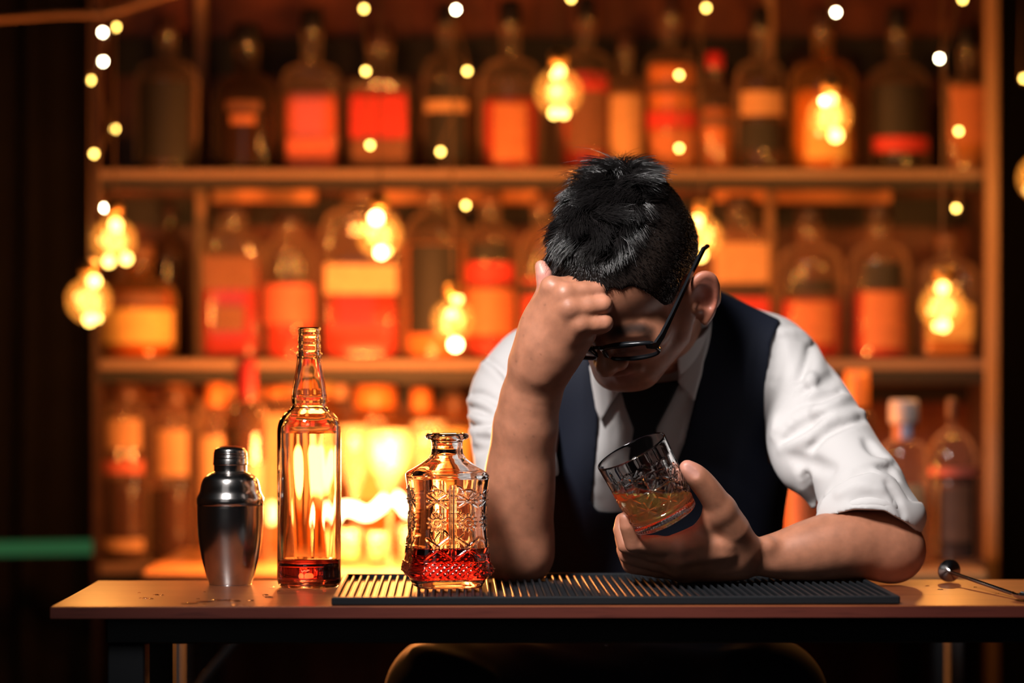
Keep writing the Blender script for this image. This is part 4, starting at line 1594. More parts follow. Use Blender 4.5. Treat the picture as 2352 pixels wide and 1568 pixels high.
# trunk that carries the arms (covered by the clothes)
SHR, SHL = A(1222, 862, 3.19), A(1772, 858, 3.19)
body.tube([SHR, A(1500, 860, 3.2), SHL], [.050, .06, .050], .03)
body.ell(A(1500, 1000, 3.22), (.14, .09, .17), None, .04)
body.ell(A(1510, 1230, 3.24), (.135, .09, .17), None, .04)

# right arm: elbow on the mat, fist at the forehead
ER = A(1200, 1262, 3.005)
body.tube([SHR, A(1196, 1060, 3.10), ER], [.046, .044, .036], .02)
body.tube([A(1196, 1268, 3.0), A(1193, 1190, 2.992), A(1193, 1110, 2.982), A(1202, 1020, 2.968), A(1213, 950, 2.955), A(1224, 888, 2.942)],
          [.036, .042, .0445, .039, .0315, .0255], .02, smooth=10)
body.ell(A(1186, 1284, 3.005), (.034, .03, .030), None, .02)
body.ball(A(1160, 1265, 3.0), .028, .02)
body.ball(A(1250, 885, 2.925), .012, .012)                       # ulna knob
body.tube([A(1205, 905, 2.945), A(1222, 860, 2.935), A(1240, 815, 2.918)], [.024, .022, .021], .012)
body.tube([A(1245, 905, 2.940), A(1256, 862, 2.934), A(1268, 815, 2.922)], [.019, .0185, .019], .012)
WR = A(1226, 862, 2.930)
mcp = [A(1266, 660, 2.882), A(1296, 676, 2.868), A(1308, 709, 2.866), A(1332, 745, 2.872)]
pip = [A(1338, 656, 2.892), A(1373, 665, 2.878), A(1384, 699, 2.872), A(1386, 741, 2.876)]
dip = [A(1346, 664, 2.918), A(1374, 676, 2.906), A(1382, 708, 2.905), A(1378, 748, 2.906)]
tip = [A(1326, 672, 2.928), A(1348, 688, 2.924), A(1352, 718, 2.923), A(1352, 756, 2.922)]
wst = [A(1212, 842, 2.920), A(1226, 844, 2.914), A(1240, 848, 2.914), A(1252, 852, 2.918)]
fr = [(.0118, .0108, .0098), (.0122, .0114, .0102), (.0126, .0120, .0106), (.0126, .0122, .0106)]
for i in range(4):
    mid_ = (wst[i] + mcp[i]) / 2 + np.array([0, .001, 0])
    body.tube([wst[i], mid_, mcp[i]], [.0165, .0160, .0128], .014)
body.ell(A(1256, 770, 2.904), (.030, .014, .045), None, .02)     # palm mass
body.ell(A(1290, 785, 2.908), (.020, .014, .030), None, .02)     # heel of the hand
body.tube([A(1278, 850, 2.922), A(1320, 795, 2.904), A(1344, 768, 2.894)], [.015, .0155, .0135], .014)
for i in range(4):
    a, b, c = fr[i]
    h_ = mcp[i] * .42 + pip[i] * .58
    body.tube([mcp[i], h_], [a, a * .98], .0065)                   # near half grows out of the knuckles
for i in range(4):
    body.ball(mcp[i] + np.array([.001, -.0044, .0020]), .0092, .007)
for i in range(4):
    a, b, c = fr[i]
    h_ = mcp[i] * .42 + pip[i] * .58
    body.tube([mcp[i] * .75 + pip[i] * .25, h_, pip[i], dip[i], tip[i]], [a * .96, a * .98, b, c, c * .92], .0022)
body.tube([A(1206, 822, 2.930), A(1226, 748, 2.916), A(1246, 696, 2.916)], [.016, .015, .0125], .014)
body.tube([A(1246, 700, 2.916), A(1254, 660, 2.912), A(1250, 632, 2.910), A(1243, 612, 2.912)], [.0120, .0112, .0105, .0080], .005)
body.tube([A(1208, 965, 2.956), A(1222, 905, 2.944), A(1238, 850, 2.928), A(1256, 800, 2.912)], [.031, .0265, .0245, .0205], .03)

# left arm: forearm on the mat, hand round the tumbler
EL = A(2048, 1262, 2.985)
body.tube([SHL, A(1915, 1040, 3.08), EL], [.046, .046, .038], .02)
body.tube([A(2056, 1262, 2.985), A(2000, 1252, 2.978), A(1940, 1250, 2.97), A(1870, 1262, 2.96), A(1800, 1274, 2.95), A(1745, 1278, 2.942), A(1705, 1277, 2.936)],
          [.031, .041, .0430, .0385, .0300, .0235, .0215], .02, smooth=10)
body.ell(A(2068, 1262, 2.99), (.022, .026, .030), None, .015)
body.ball(A(2050, 1296, 2.985), .017, .015)
body.ball(A(1762, 1252, 2.925), .010, .012)
mcl = [A(1560, 1256, 2.890), A(1554, 1280, 2.898), A(1560, 1300, 2.912), A(1578, 1312, 2.926)]
pil = [A(1456, 1248, 2.872), A(1440, 1250, 2.894), A(1444, 1272, 2.914), A(1452, 1294, 2.930)]
dil = [A(1442, 1208, 2.862), A(1428, 1216, 2.900), A(1432, 1234, 2.924), A(1436, 1262, 2.942)]
til = [A(1438, 1190, 2.861), A(1430, 1194, 2.904), A(1436, 1212, 2.930), A(1434, 1250, 2.948)]
wsl = [A(1690, 1254, 2.918), A(1690, 1270, 2.918), A(1694, 1286, 2.924), A(1700, 1296, 2.932)]
for i in range(4):
    mid_ = (wsl[i] + mcl[i]) / 2
    body.tube([wsl[i], mid_, mcl[i]], [.0170, .0165, .0128], .014)
    a, b, c = fr[i]
    h_ = mcl[i] * .5 + pil[i] * .5
    body.tube([mcl[i], h_], [a * 1.04, a], .007)
    body.ball(mcl[i] + np.array([0, -.002, 0]), .0105, .008)
for i in range(4):
    a, b, c = fr[i]
    h_ = mcl[i] * .5 + pil[i] * .5
    body.tube([h_, pil[i], dil[i], til[i]], [a, b * 1.04, c * 1.02, c * .88], .0026)
body.tube([A(1704, 1252, 2.918), A(1684, 1215, 2.898), A(1656, 1170, 2.882)], [.0195, .0205, .0185], .014)     # thumb ball
body.tube([A(1656, 1170, 2.882), A(1636, 1138, 2.870), A(1615, 1110, 2.861), A(1596, 1090, 2.854), A(1579, 1075, 2.851)], [.0180, .0160, .0150, .0135, .0100], .006, smooth=3)
body.ell(A(1630, 1246, 2.906), (.032, .016, .017), None, .018)     # web and palm
body.ell(A(1642, 1278, 2.925), (.042, .020, .020), None, .018)
body.tube([A(1560, 1250, 2.892), A(1606, 1226, 2.898), A(1640, 1186, 2.888)], [.010, .011, .013], .012)   # web of the thumb
for pts in (((1570, 1262), (1620, 1252), (1672, 1256)), ((1568, 1286), (1620, 1276), (1676, 1274))):
    body.fold(pts, .0050, .0012, .010, True)
# thumb nail bed and knuckle creases
def face_cut(pts, r, depth, k):
    W = []
    for a, b in pts:
        d = body.front(a, b)
        if d is not None:
            W.append(A(a, b, d - (r - depth)))
    if len(W) > 1:
        body.tube(W, r, k, 'cut')


face_cut([(1600, 1092), (1590, 1080), (1580, 1071)], .0070, .0012, .0012)

Vb, Fb = body.nets()
Vb = relax(Vb, Fb, 2, .45)

# ------------------------------------------------------------------ skin colours (own colour of lips, brows, knuckles, nails)
def paint(rgb, V, pts, rad, col, amt):
    for p in pts:
        d = np.linalg.norm(V - np.array(p), axis=1)
        w = (amt * np.clip(1 - d / rad, 0, 1) ** .8)[:, None]
        rgb[:] = rgb * (1 - w) + np.array(col) * w


SK = np.tile(np.array([[.42, .172, .098]]), (len(Vb), 1))
paint(SK, Vb, [hp(.100, 0, -.054), hp(.098, .012, -.054), hp(.098, -.012, -.054), hp(.098, 0, -.065), hp(.096, .012, -.063), hp(.096, -.012, -.063)], .012, (.36, .11, .085), .8)
for sg in (1, -1):
    bd = [hp(.080, sg * .047, .002), hp(.088, sg * .038, .007), hp(.0925, sg * .028, .0085), hp(.0945, sg * .018, .0065), hp(.0945, sg * .011, .003)]
    if sg < 0:
        paint(SK, Vb, bd, .0105, (.02, .014, .012), .85)
    paint(SK, Vb, [hp(.0, sg * .095, y) for y in (-.05, -.03, -.01)], .03, (.44, .13, .09), .6)
_br = []
for _x, _y in ((1408, 768), (1424, 760), (1442, 755), (1460, 753), (1478, 755), (1494, 761)):
    _d = body.front(_x, _y)
    if _d is not None:
        _br.append(A(_x, _y, _d))
paint(SK, Vb, _br, .0105, (.025, .016, .013), .85)
paint(SK, Vb, _br[1:5], .009, (.02, .013, .011), .8)
paint(SK, Vb, mcp + pip + tip, .017, (.50, .22, .15), .55)
paint(SK, Vb, mcl + pil + til, .017, (.46, .185, .13), .5)
paint(SK, Vb, [A(1246, 618, 2.905), A(1250, 640, 2.905)], .020, (.68, .30, .25), .8)
paint(SK, Vb, [A(1580, 1070, 2.846)], .022, (.60, .27, .22), .6)
paint(SK, Vb, [A(1598, 1088, 2.838), A(1590, 1080, 2.837), A(1583, 1073, 2.838)], .0072, (.62, .33, .28), .9)
rs = np.random.RandomState(5)
for _ in range(22):                                                # small moles on the raised forearm and hand
    p = A(1225 + rs.normal(0, 26), rs.uniform(690, 1180), 2.9)
    dd_ = (Vb[:, 0] - p[0]) ** 2 + (Vb[:, 2] - p[2]) ** 2
    w = (.45 * np.clip(1 - np.sqrt(dd_) / .0019, 0, 1))[:, None]
    SK[:] = SK * (1 - w) + np.array([.12, .05, .035]) * w


def skin_mat():
    m, nt, b, out = new_mat('skin')
    vc = nt.nodes.new('ShaderNodeVertexColor')
    vc.layer_name = 'tone'
    tc = nt.nodes.new('ShaderNodeTexCoord')
    nz = nt.nodes.new('ShaderNodeTexNoise')
    nz.inputs['Scale'].default_value = 60
    nz.inputs['Detail'].default_value = 6
    hs = nt.nodes.new('ShaderNodeHueSaturation')
    mr = nt.nodes.new('ShaderNodeMapRange')
    mr.inputs[1].default_value = .3
    mr.inputs[2].default_value = .7
    mr.inputs[3].default_value = .82
    mr.inputs[4].default_value = 1.12
    vo = nt.nodes.new('ShaderNodeTexVoronoi')
    vo.inputs['Scale'].default_value = 900
    bp = nt.nodes.new('ShaderNodeBump')
    bp.inputs['Strength'].default_value = .07
    bp.inputs['Distance'].default_value = .0006
    L = nt.links.new
    L(tc.outputs['Object'], nz.inputs['Vector'])
    L(tc.outputs['Object'], vo.inputs['Vector'])
    L(nz.outputs['Fac'], mr.inputs[0])
    L(vc.outputs[0], hs.inputs['Color'])
    L(mr.outputs[0], hs.inputs['Value'])
    L(hs.outputs[0], b.inputs['Base Color'])
    L(vo.outputs['Distance'], bp.inputs['Height'])
    L(bp.outputs[0], b.inputs['Normal'])
    b.inputs['Roughness'].default_value = .48
    b.inputs['Subsurface Weight'].default_value = .18
    b.inputs['Subsurface Radius'].default_value = (.012, .004, .002)
    b.inputs['Subsurface Scale'].default_value = .25
    b.inputs['Specular IOR Level'].default_value = .5
    return m


PORG = np.array([A(1510, 0, 3.34)[0], 3.34, 0.0])
me = mesh_np('person', Vb - PORG, [Fb])
set_color(me, 'tone', SK)
person = link('person', me, skin_mat(), None, PORG)
tag(person, 'bartender in white shirt and navy waistcoat, head bowed on his fist, holding a tumbler', 'person')
print('body', len(Vb), len(Fb))


def wear(name, V, F, m, parent=None, smooth=True):
    return link(name, mesh_np(name, V - PORG, [F], smooth), m, parent or person)


# ------------------------------------------------------------------ clothes
CL_LO, CL_HI = (blo[0] - .005, 2.90, .50), (A(2140, 0, 3.05)[0], 3.42, 1.10)


def trunk(fd, g):
    fd.tube([A(1236, 866, 3.195), A(1500, 850, 3.2), A(1762, 846, 3.195)], [.060 + g, .07 + g, .062 + g], .03)
    fd.tube([A(1512, 770, 3.17), A(1400, 800, 3.2), A(1290, 838, 3.2)], [.060 + g, .062 + g, .056 + g], .03)
    fd.tube([A(1512, 760, 3.17), A(1620, 782, 3.2), A(1735, 826, 3.2)], [.060 + g, .062 + g, .056 + g], .03)
    fd.ell(A(1500, 1010, 3.215), (.176 + g, .108 + g, .17 + g), None, .05)
    fd.ell(A(1512, 1250, 3.235), (.152 + g, .108 + g, .19 + g), None, .05)
    fd.ell(A(1512, 1470, 3.30), (.165 + g, .12 + g, .11 + g), None, .05)


shirt = Field(CL_LO, CL_HI, .0027)
trunk(shirt, .003)
# sleeves
shirt.tube([A(1770, 838, 3.18), A(1842, 905, 3.145), A(1898, 995, 3.09), A(1945, 1070, 3.045), A(1980, 1130, 3.01), A(1992, 1195, 2.992)],
           [.050, .052, .053, .0515, .056, .058], .02, smooth=8)
shirt.ell(A(1850, 1055, 3.075), (.038, .04, .045), None, .02)
shirt.ell(A(1815, 1000, 3.10), (.03, .04, .05), None, .02)
shirt.ell(A(2066, 1180, 2.99), (.028, .03, .022), None, .02)
shirt.tube([A(1222, 852, 3.19), A(1170, 905, 3.17), A(1166, 985, 3.13), A(1184, 1060, 3.09), A(1188, 1110, 3.075)], [.052, .0515, .049, .053, .054], .02, smooth=8)
# cuffs end where the rolled edge runs
_, X, Y, Z = (None,) + shirt.coords()
PXc = (X / Y * FPX + 1176.0)
PYc = (HY - (Z - CZ) / Y * FPX)


def clip_poly(fd, poly, ymax=None, ymin=None, k=0.0):
    """removes what lies inside a drawn outline (front or back part only)"""
    _, X, Y, Z = (None,) + fd.coords()
    n0 = fd.a.shape
    for i in range(n0[0]):
        px_ = X[i, 0, 0] / Y[0, :, :] * FPX + 1176.0
        py_ = HY - (Z[0] - CZ) / Y[0] * FPX
        lo_x, hi_x = min(p[0] for p in poly) - 30, max(p[0] for p in poly) + 30
        if px_.max() < lo_x or px_.min() > hi_x:
            continue
        sd = poly_sd(np.broadcast_to(px_, py_.shape), py_, poly) * Y[0] / FPX
        if ymax is not None:
            sd = np.maximum(sd, Y[0] - ymax)
        if ymin is not None:
            sd = np.maximum(sd, ymin - Y[0])
        fd.a[i] = np.maximum(fd.a[i], -sd.astype(np.float32))


clip_poly(shirt, [(1835, 1400), (1835, 1205), (1868, 1194), (1905, 1180), (1960, 1166), (2030, 1168), (2080, 1196), (2118, 1224), (2200, 1240), (2200, 1400)], ymax=3.12)
clip_poly(shirt, [(1000, 1400), (1000, 1098), (1100, 1098), (1200, 1104), (1283, 1092), (1283, 1400)], ymax=3.125)
# cloth folds, viewer's right sleeve
gro, rid = False, True
for pts, r, hgt in [
    ([(1867, 783), (1865, 820), (1845, 862), (1834, 874)], .008, .0045), ([(1849, 891), (1816, 907), (1791, 936), (1786, 965)], .009, .006),
    ([(1917, 860), (1903, 868), (1885, 880)], .007, .003), ([(1934, 899), (1907, 903), (1865, 924), (1832, 938), (1807, 965), (1784, 1003)], .009, .006),
    ([(1900, 953), (1849, 974), (1812, 996), (1797, 1017)], .009, .006), ([(1977, 957), (1940, 965), (1890, 990), (1865, 1023)], .009, .006),
    ([(1822, 1052), (1865, 1065), (1907, 1075)], .008, .003), ([(1888, 1180), (1912, 1138), (1952, 1100), (1994, 1076), (2036, 1073), (2056, 1098)], .006, .0055),
    ([(1994, 1012), (2010, 1032), (2052, 1060)], .007, .0045), ([(1850, 1095), (1862, 1125), (1872, 1150)], .008, .006), ([(1790, 775), (1782, 820), (1776, 870)], .008, .003),
    ([(2080, 1150), (2070, 1175), (2090, 1195)], .006, .003)]:
    shirt.fold(pts, r * 1.25, hgt * 1.6, .009, gro)
for pts, r, hgt in [
    ([(1859, 878), (1832, 905), (1799, 947), (1780, 998)], .007, .005), ([(1942, 912), (1898, 938), (1849, 949), (1815, 975), (1790, 1010)], .007, .005),
    ([(1985, 946), (1956, 957), (1907, 969), (1873, 998), (1800, 1030)], .007, .005), ([(1868, 800), (1875, 840), (1860, 875)], .008, .005),
    ([(1885, 1165), (1925, 1115), (1975, 1078), (2040, 1060)], .006, .0045), ([(1905, 1140), (1950, 1108), (2000, 1088), (2050, 1105)], .005, .004),
    ([(1800, 765), (1830, 768), (1855, 785)], .008, .004), ([(1835, 1090), (1848, 1120), (1868, 1160)], .007, .005), ([(1870, 1187), (1910, 1172), (1965, 1158), (2030, 1158), (2080, 1185), (2108, 1212)], .004, .003)]:
    shirt.fold(pts, r * 1.1, hgt * 1.4, .010, rid)
# viewer's left sleeve
for pts, r, hgt in [
    ([(1107, 820), (1137, 843), (1172, 875)], .006, .005), ([(1076, 909), (1101, 909), (1134, 924), (1160, 936)], .007, .006), ([(1078, 932), (1106, 945), (1126, 960), (1152, 960)], .007, .006),
    ([(1081, 974), (1107, 980), (1140, 976)], .007, .006), ([(1085, 1031), (1104, 1028), (1125, 1020)], .008, .004), ([(1092, 1000), (1130, 1010)], .006, .003)]:
    shirt.fold(pts, r, hgt, .007, gro)
for pts, r, hgt in [
    ([(1105, 834), (1130, 852), (1160, 885)], .006, .004), ([(1078, 920), (1110, 924), (1140, 940)], .006, .004), ([(1080, 955), (1105, 964), (1140, 968)], .006, .005), ([(1082, 990), (1110, 994), (1135, 990)], .006, .004)]:
    shirt.fold(pts, r, hgt, .007, rid)
# shirt front creases
for pts, r, hgt in [([(1440, 985), (1410, 1040), (1395, 1090)], .009, .004), ([(1400, 980), (1385, 1060), (1380, 1130)], .008, .003), ([(1590, 940), (1565, 1000), (1545, 1060)], .008, .003)]:
    shirt.fold(pts, r, hgt, .009, rid)
LINEN = pmat('white_shirt_cotton', (.56, .54, .535), .75, bump=(700, .12, .0004), sheen=.15)
Vs, Fs = shirt.nets()
Vs = relax(Vs, Fs, 2, .5)
shirt_o = wear('shirt', Vs, Fs, LINEN)

# rolled cuff of the viewer's right sleeve
cuff = Field(A(1840, 1240, 3.0) - np.array([0, .10, 0]), A(2140, 1060, 3.0) + np.array([.01, .09, .01]), .0024)
cuff.tube([A(1945, 1070, 3.045), A(1980, 1130, 3.01), A(1992, 1195, 2.992)], [.0555, .0605, .0625], .02, smooth=8)
cuff.ell(A(2070, 1184, 2.99), (.030, .032, .024), None, .02)
cuff.ell(A(1905, 1165, 3.0), (.030, .032, .024), None, .02)
clip_poly(cuff, [(1700, 1400), (1700, 1205), (1860, 1200), (1905, 1184), (1960, 1170), (2030, 1172), (2080, 1200), (2120, 1228), (2200, 1240), (2200, 1400)])
clip_poly(cuff, [(1700, 1230), (1872, 1190), (1886, 1150), (1912, 1120), (1952, 1096), (1998, 1084), (2040, 1088), (2062, 1108), (2088, 1150), (2200, 1160), (2200, 900), (1700, 900)])
cuff.fold([(2040, 1110), (2060, 1140), (2075, 1180)], .006, .003, .006, False)
cuff.fold([(1930, 1135), (1975, 1118), (2020, 1125)], .007, .0025, .008, True)
cuff.fold([(1960, 1150), (1990, 1142), (2030, 1150)], .005, .002, .006, False)
Vq, Fq = cuff.nets()
Vq = relax(Vq, Fq, 3, .5)
wear('cuff', Vq, Fq, LINEN, shirt_o)

# collar: stand round the neck and two wings
col = Field(A(1310, 1000, 3.2) - np.array([0, .25, 0]), A(1680, 660, 3.2) + np.array([0, .12, 0]), .0018)


def neck_shell(fd, r0, r1, t):
    a, b = A(1520, 850, 3.165), A(1512, 690, 3.115)
    ab = b - a
    L = np.linalg.norm(ab)
    n = ab / L

    def fn(X, Y, Z):
        x, y, z = X - a[0], Y - a[1], Z - a[2]
        h_ = x * n[0] + y * n[1] + z * n[2]
        d = np.sqrt(np.maximum(x * x + y * y + z * z - h_ * h_, 0))
        rr = r0 + (r1 - r0) * np.clip(h_ / L, 0, 1)
        s_ = np.abs(d - rr) - t
        s_ = np.maximum(s_, h_ - .082 - .012 * (Y - 3.14) / .06)
        return np.maximum(s_, -h_ - .0)
    fd.apply(fn, a - .09, b + .09, .002, 'add')


neck_shell(col, .072, .0635, .0022)
clip_poly(col, [(1372, 905), (1405, 880), (1420, 700), (1545, 700), (1560, 880), (1580, 905), (1500, 1000)], ymax=3.13)
Vc, Fc = col.nets()
Vc = relax(Vc, Fc, 2, .5)
wear('collar_stand', Vc, Fc, LINEN, shirt_o)


def shell_piece(name, poly, g0, thick, m, parent, h=.0018, extra=None, src=trunk, ymax=3.26, k_inset=0.0):
    """a piece of cloth cut to an outline, lying on the trunk between two offsets"""
    xs, ys = [p[0] for p in poly], [p[1] for p in poly]
    lo = A(min(xs) - 12, max(ys) + 12, 3.2)
    hi = A(max(xs) + 12, min(ys) - 12, 3.2)
    lo = np.minimum(lo, A(min(xs) - 12, max(ys) + 12, 2.95))
    hi = np.maximum(hi, A(max(xs) + 12, min(ys) - 12, 3.3))
    fd = Field((lo[0], 3.0, lo[2]), (hi[0], ymax, hi[2]), h)
    src(fd, g0 + thick)
    if extra:
        extra(fd)
    f2 = Field((lo[0], 3.0, lo[2]), (hi[0], ymax, hi[2]), h)
    src(f2, g0)
    fd.a = np.maximum(fd.a, -f2.a)
    del f2
    _, X, Y, Z = (None,) + fd.coords()
    for i in range(fd.a.shape[0]):
        px_ = np.broadcast_to(X[i, 0, 0] / Y[0] * FPX + 1176.0, fd.a.shape[1:])
        py_ = HY - (Z[0] - CZ) / Y[0] * FPX
        sd = poly_sd(px_, py_, poly) * Y[0] / FPX
        fd.a[i] = np.maximum(fd.a[i], sd.astype(np.float32))
    V, F = fd.nets()
    V = relax(V, F, 3, .5)
    return wear(name, V, F, m, parent)


NAVY = pmat('navy_waistcoat_wool', (.0075, .010, .020), .7, bump=(500, .2, .0004), spec=.25)
BLACK = pmat('black_satin', (.005, .005, .007), .55, spec=.3)
vest_poly = [(1205, 765), (1300, 700), (1345, 800), (1362, 850), (1374, 960), (1366, 1080), (1358, 1152), (1372, 1172), (1400, 1176), (1470, 1172), (1515, 1140), (1545, 1085), (1572, 1015), (1600, 900), (1616, 780), (1624, 700), (1640, 660), (1700, 690),
             (1793, 735), (1772, 785), (1758, 890), (1757, 1000), (1766, 1060), (1800, 1086), (1830, 1100), (1860, 1300), (1840, 1560), (1180, 1560), (1170, 1300), (1180, 1110), (1225, 1060), (1228, 950), (1218, 850)]
vest = shell_piece('waistcoat', vest_poly, .004, .0065, NAVY, person, .0024, ymax=3.24)
tie_poly = [(1424, 888), (1500, 880), (1566, 872), (1540, 925), (1508, 985), (1512, 1060), (1518, 1185), (1432, 1185), (1444, 1060), (1455, 985), (1436, 935)]
shell_piece('tie', tie_poly, .006, .0075, BLACK, person, .0018)


def wing_src(fd, g):
    trunk(fd, g)


shell_piece('collar_wing', [(1352, 835), (1372, 852), (1424, 896), (1405, 925), (1380, 968), (1368, 940), (1358, 880)], .012, .006, LINEN, shirt_o)
shell_piece('collar_wing', [(1630, 700), (1628, 760), (1612, 860), (1594, 922), (1575, 900), (1556, 876), (1585, 820), (1600, 740)], .012, .006, LINEN, shirt_o)

# trousers: the lap under the table, shins down to the floor
leg = Field((-.36, 2.86, .0), (.62, 3.52, .74), .006)
leg.ell(A(1512, 1480, 3.34), (.175, .13, .10), None, .04)
for kx, fx in ((1040, 1215), (1760, 1790)):
    leg.tube([A(kx + (1512 - kx) * .55, 1595, 3.36), A(kx, 1605, 3.06)], [.088, .072], .03)
    k0 = A(kx, 1605, 3.06)
    leg.tube([k0, np.array([k0[0], 3.10, .30]), np.array([k0[0], 3.12, .03])], [.070, .06, .05], .03)
leg.tube([A(1010, 1592, 3.10), A(1300, 1582, 3.14), A(1740, 1590, 3.12)], [.066, .078, .066], .04)
leg.a = np.maximum(leg.a, (-leg.coords()[2] + .002).astype(np.float32))
for pts in ([(960, 1500), (1040, 1530), (1120, 1560)], [(1200, 1495), (1300, 1530), (1420, 1545)], [(1480, 1500), (1600, 1520), (1700, 1510)]):
    leg.fold(pts, .014, .006, .014, True)
Vt, Ft = leg.nets()
Vt = relax(Vt, Ft, 2, .5)
TROU = pmat('navy_trouser_cloth', (.016, .018, .032), .8, bump=(400, .2, .0005), sheen=.2)
tro = wear('trousers', Vt, Ft, TROU)
bk = A(1392, 1494, 3.10)
link('belt_stud', MB().ball((0, 0, 0), .010, 14, 10).mesh('belt_stud', True), STEEL, tro, bk - PORG)

stool = empty('bar_stool', (PORG[0], 3.42, 0), 'dark stool the bartender sits on behind the table', 'stool')
part('seat', MB().bbox((-.11, -.11, .44), (.11, .13, .475), .01), M['black_metal'], stool)
for sx_ in (-1, 1):
    for sy_ in (-.09, .13):
        part('leg', MB().tube([(sx_ * .08, sy_, .44), (sx_ * .10, sy_ + (.02 if sy_ > 0 else -.02), 0)], .013, 10), M['black_metal'], stool)
# ------------------------------------------------------------------ hair
def h_local(V):
    d = (V - HC) / HS
    return d @ HF, d @ HL, d @ HU


def hairline(f):
    return np.interp(f, [-.2, -.045, -.030, -.014, .010, .022, .030, .044, .058, .07, .2], [-.060, -.056, -.034, -.012, -.026, -.026, -.018, .000, .026, .062, .074])


cf = Field(HC - .15, HC + .15, .0022)
cranium(cf, .0024)
_, X, Y, Z = (None,) + cf.coords()
fl = ((X - HC[0]) * HF[0] + (Y - HC[1]) * HF[1] + (Z - HC[2]) * HF[2]) / HS
ll = ((X - HC[0]) * HL[0] + (Y - HC[1]) * HL[1] + (Z - HC[2]) * HL[2]) / HS
ul = ((X - HC[0]) * HU[0] + (Y - HC[1]) * HU[1] + (Z - HC[2]) * HU[2]) / HS
edge_n = .003 * np.sin(ll * 260) + .002 * np.sin(fl * 330 + 1.0)
cf.a = np.maximum(cf.a, ((hairline(fl) + edge_n - ul) * .7).astype(np.float32))
Vh, Fh = cf.nets()
Vh = relax(Vh, Fh, 2, .5)
# vertex normals of the cap
fn_ = np.cross(Vh[Fh[:, 1]] - Vh[Fh[:, 0]], Vh[Fh[:, 2]] - Vh[Fh[:, 0]])
nh = np.zeros_like(Vh)
for k in range(4):
    for c in range(3):
        nh[:, c] += np.bincount(Fh[:, k], fn_[:, c], len(Vh))
nh /= np.linalg.norm(nh, axis=1)[:, None] + 1e-9
f0, l0, u0 = h_local(Vh)
r_loc = np.stack([f0 + .012, l0, u0 - .03], 1)
# only roots on the outer scalp
outer_ok = (np.einsum('ij,ij->i', nh, (r_loc @ HAX)) > .03 * .5) & (u0 > hairline(f0) + .001)
cand = np.nonzero(outer_ok)[0]
hr = np.random.RandomState(21)
NSTR = 29000
roots = cand[hr.randint(0, len(cand), NSTR)]
R0 = Vh[roots] + hr.normal(0, .0009, (NSTR, 3))
N0 = nh[roots]
f1, l1, u1 = h_local(R0)
wt = np.clip((u1 - .058 - .5 * np.maximum(np.abs(l1) - .018, 0)) / .030, 0, 1) * np.clip((.072 - f1) / .03, 0, 1)
wt = wt * wt * (3 - 2 * wt)
Kc = hp(-.075, .01, .095)
tan = R0 - Kc
tan -= N0 * np.einsum('ij,ij->i', tan, N0)[:, None]
tan /= np.linalg.norm(tan, axis=1)[:, None] + 1e-9
down = -HU * .85 - HF * .25
dn = np.tile(down, (NSTR, 1))
dn -= N0 * np.einsum('ij,ij->i', dn, N0)[:, None]
dn /= np.linalg.norm(dn, axis=1)[:, None] + 1e-9
# clumps
NCL = 240
cl_root = Vh[cand[hr.randint(0, len(cand), NCL)]]
cl_ang = hr.normal(0, .9, NCL)
cl_lift = hr.uniform(.55, 1.15, NCL)
cl_len = hr.uniform(.75, 1.25, NCL)
cid = np.zeros(NSTR, dtype=int)
for i0 in range(0, NSTR, 3000):
    d2 = ((R0[i0:i0 + 3000, None, :] - cl_root[None]) ** 2).sum(2)
    cid[i0:i0 + 3000] = d2.argmin(1)
ang = cl_ang[cid] * wt + hr.normal(0, .22, NSTR) + .5 * wt * np.sin(l1 * 55 + f1 * 30)
bit = np.cross(N0, tan)
comb = tan * np.cos(ang)[:, None] + bit * np.sin(ang)[:, None]
comb = comb * wt[:, None] + dn * (1 - wt)[:, None]
comb /= np.linalg.norm(comb, axis=1)[:, None]
Ln = (.0034 + .0225 * wt) * np.where(hr.rand(NSTR) < .035, 1.45, 1.0) * cl_len[cid] * hr.uniform(.75, 1.2, NSTR) * HS * (1 - .45 * np.clip((np.abs(l1) - .022) / .03, 0, 1))
lift = (.55 + .32 * wt * cl_lift[cid]) * (1 - .45 * np.clip((np.abs(l1) - .02) / .04, 0, 1))
SEG = 5
sv = np.linspace(0, 1, SEG)
pts = []
to_c = (cl_root[cid] - R0)
to_c -= N0 * np.einsum('ij,ij->i', to_c, N0)[:, None]
for s_ in sv:
    p = R0 + Ln[:, None] * (s_ * (N0 * lift[:, None] + comb * .55) + s_ * s_ * (comb * .55 - N0 * (.42 * lift * wt)[:, None]))
    p = p + to_c * (.74 * wt * s_ ** 1.3)[:, None]
    pts.append(p)
P_ = np.stack(pts, 1)                                   # (N, SEG, 3)
T_ = np.gradient(P_, axis=1)
T_ /= np.linalg.norm(T_, axis=2)[:, :, None] + 1e-9
rv = hr.normal(0, 1, (NSTR, 1, 3))
B1 = np.cross(T_, rv)
B1 /= np.linalg.norm(B1, axis=2)[:, :, None] + 1e-9
B2 = np.cross(T_, B1)
radv = (.00046 * (1 - .75 * sv) * HS)[None, :, None]
V3 = [P_ + radv * (B1 * math.cos(a) + B2 * math.sin(a)) for a in (0, 2 * PI / 3, 4 * PI / 3)]
SV = np.stack(V3, 2).reshape(-1, 3)                      # index = (n*SEG + k)*3 + c
n_, k_, c_ = np.meshgrid(np.arange(NSTR), np.arange(SEG - 1), np.arange(3), indexing='ij')
c2_ = (c_ + 1) % 3
SF = np.stack([(n_ * SEG + k_) * 3 + c_, (n_ * SEG + k_) * 3 + c2_, (n_ * SEG + k_ + 1) * 3 + c2_, (n_ * SEG + k_ + 1) * 3 + c_], -1).reshape(-1, 4)
HAIR = pmat('black_hair', (.010, .008, .008), .26, spec=.85)
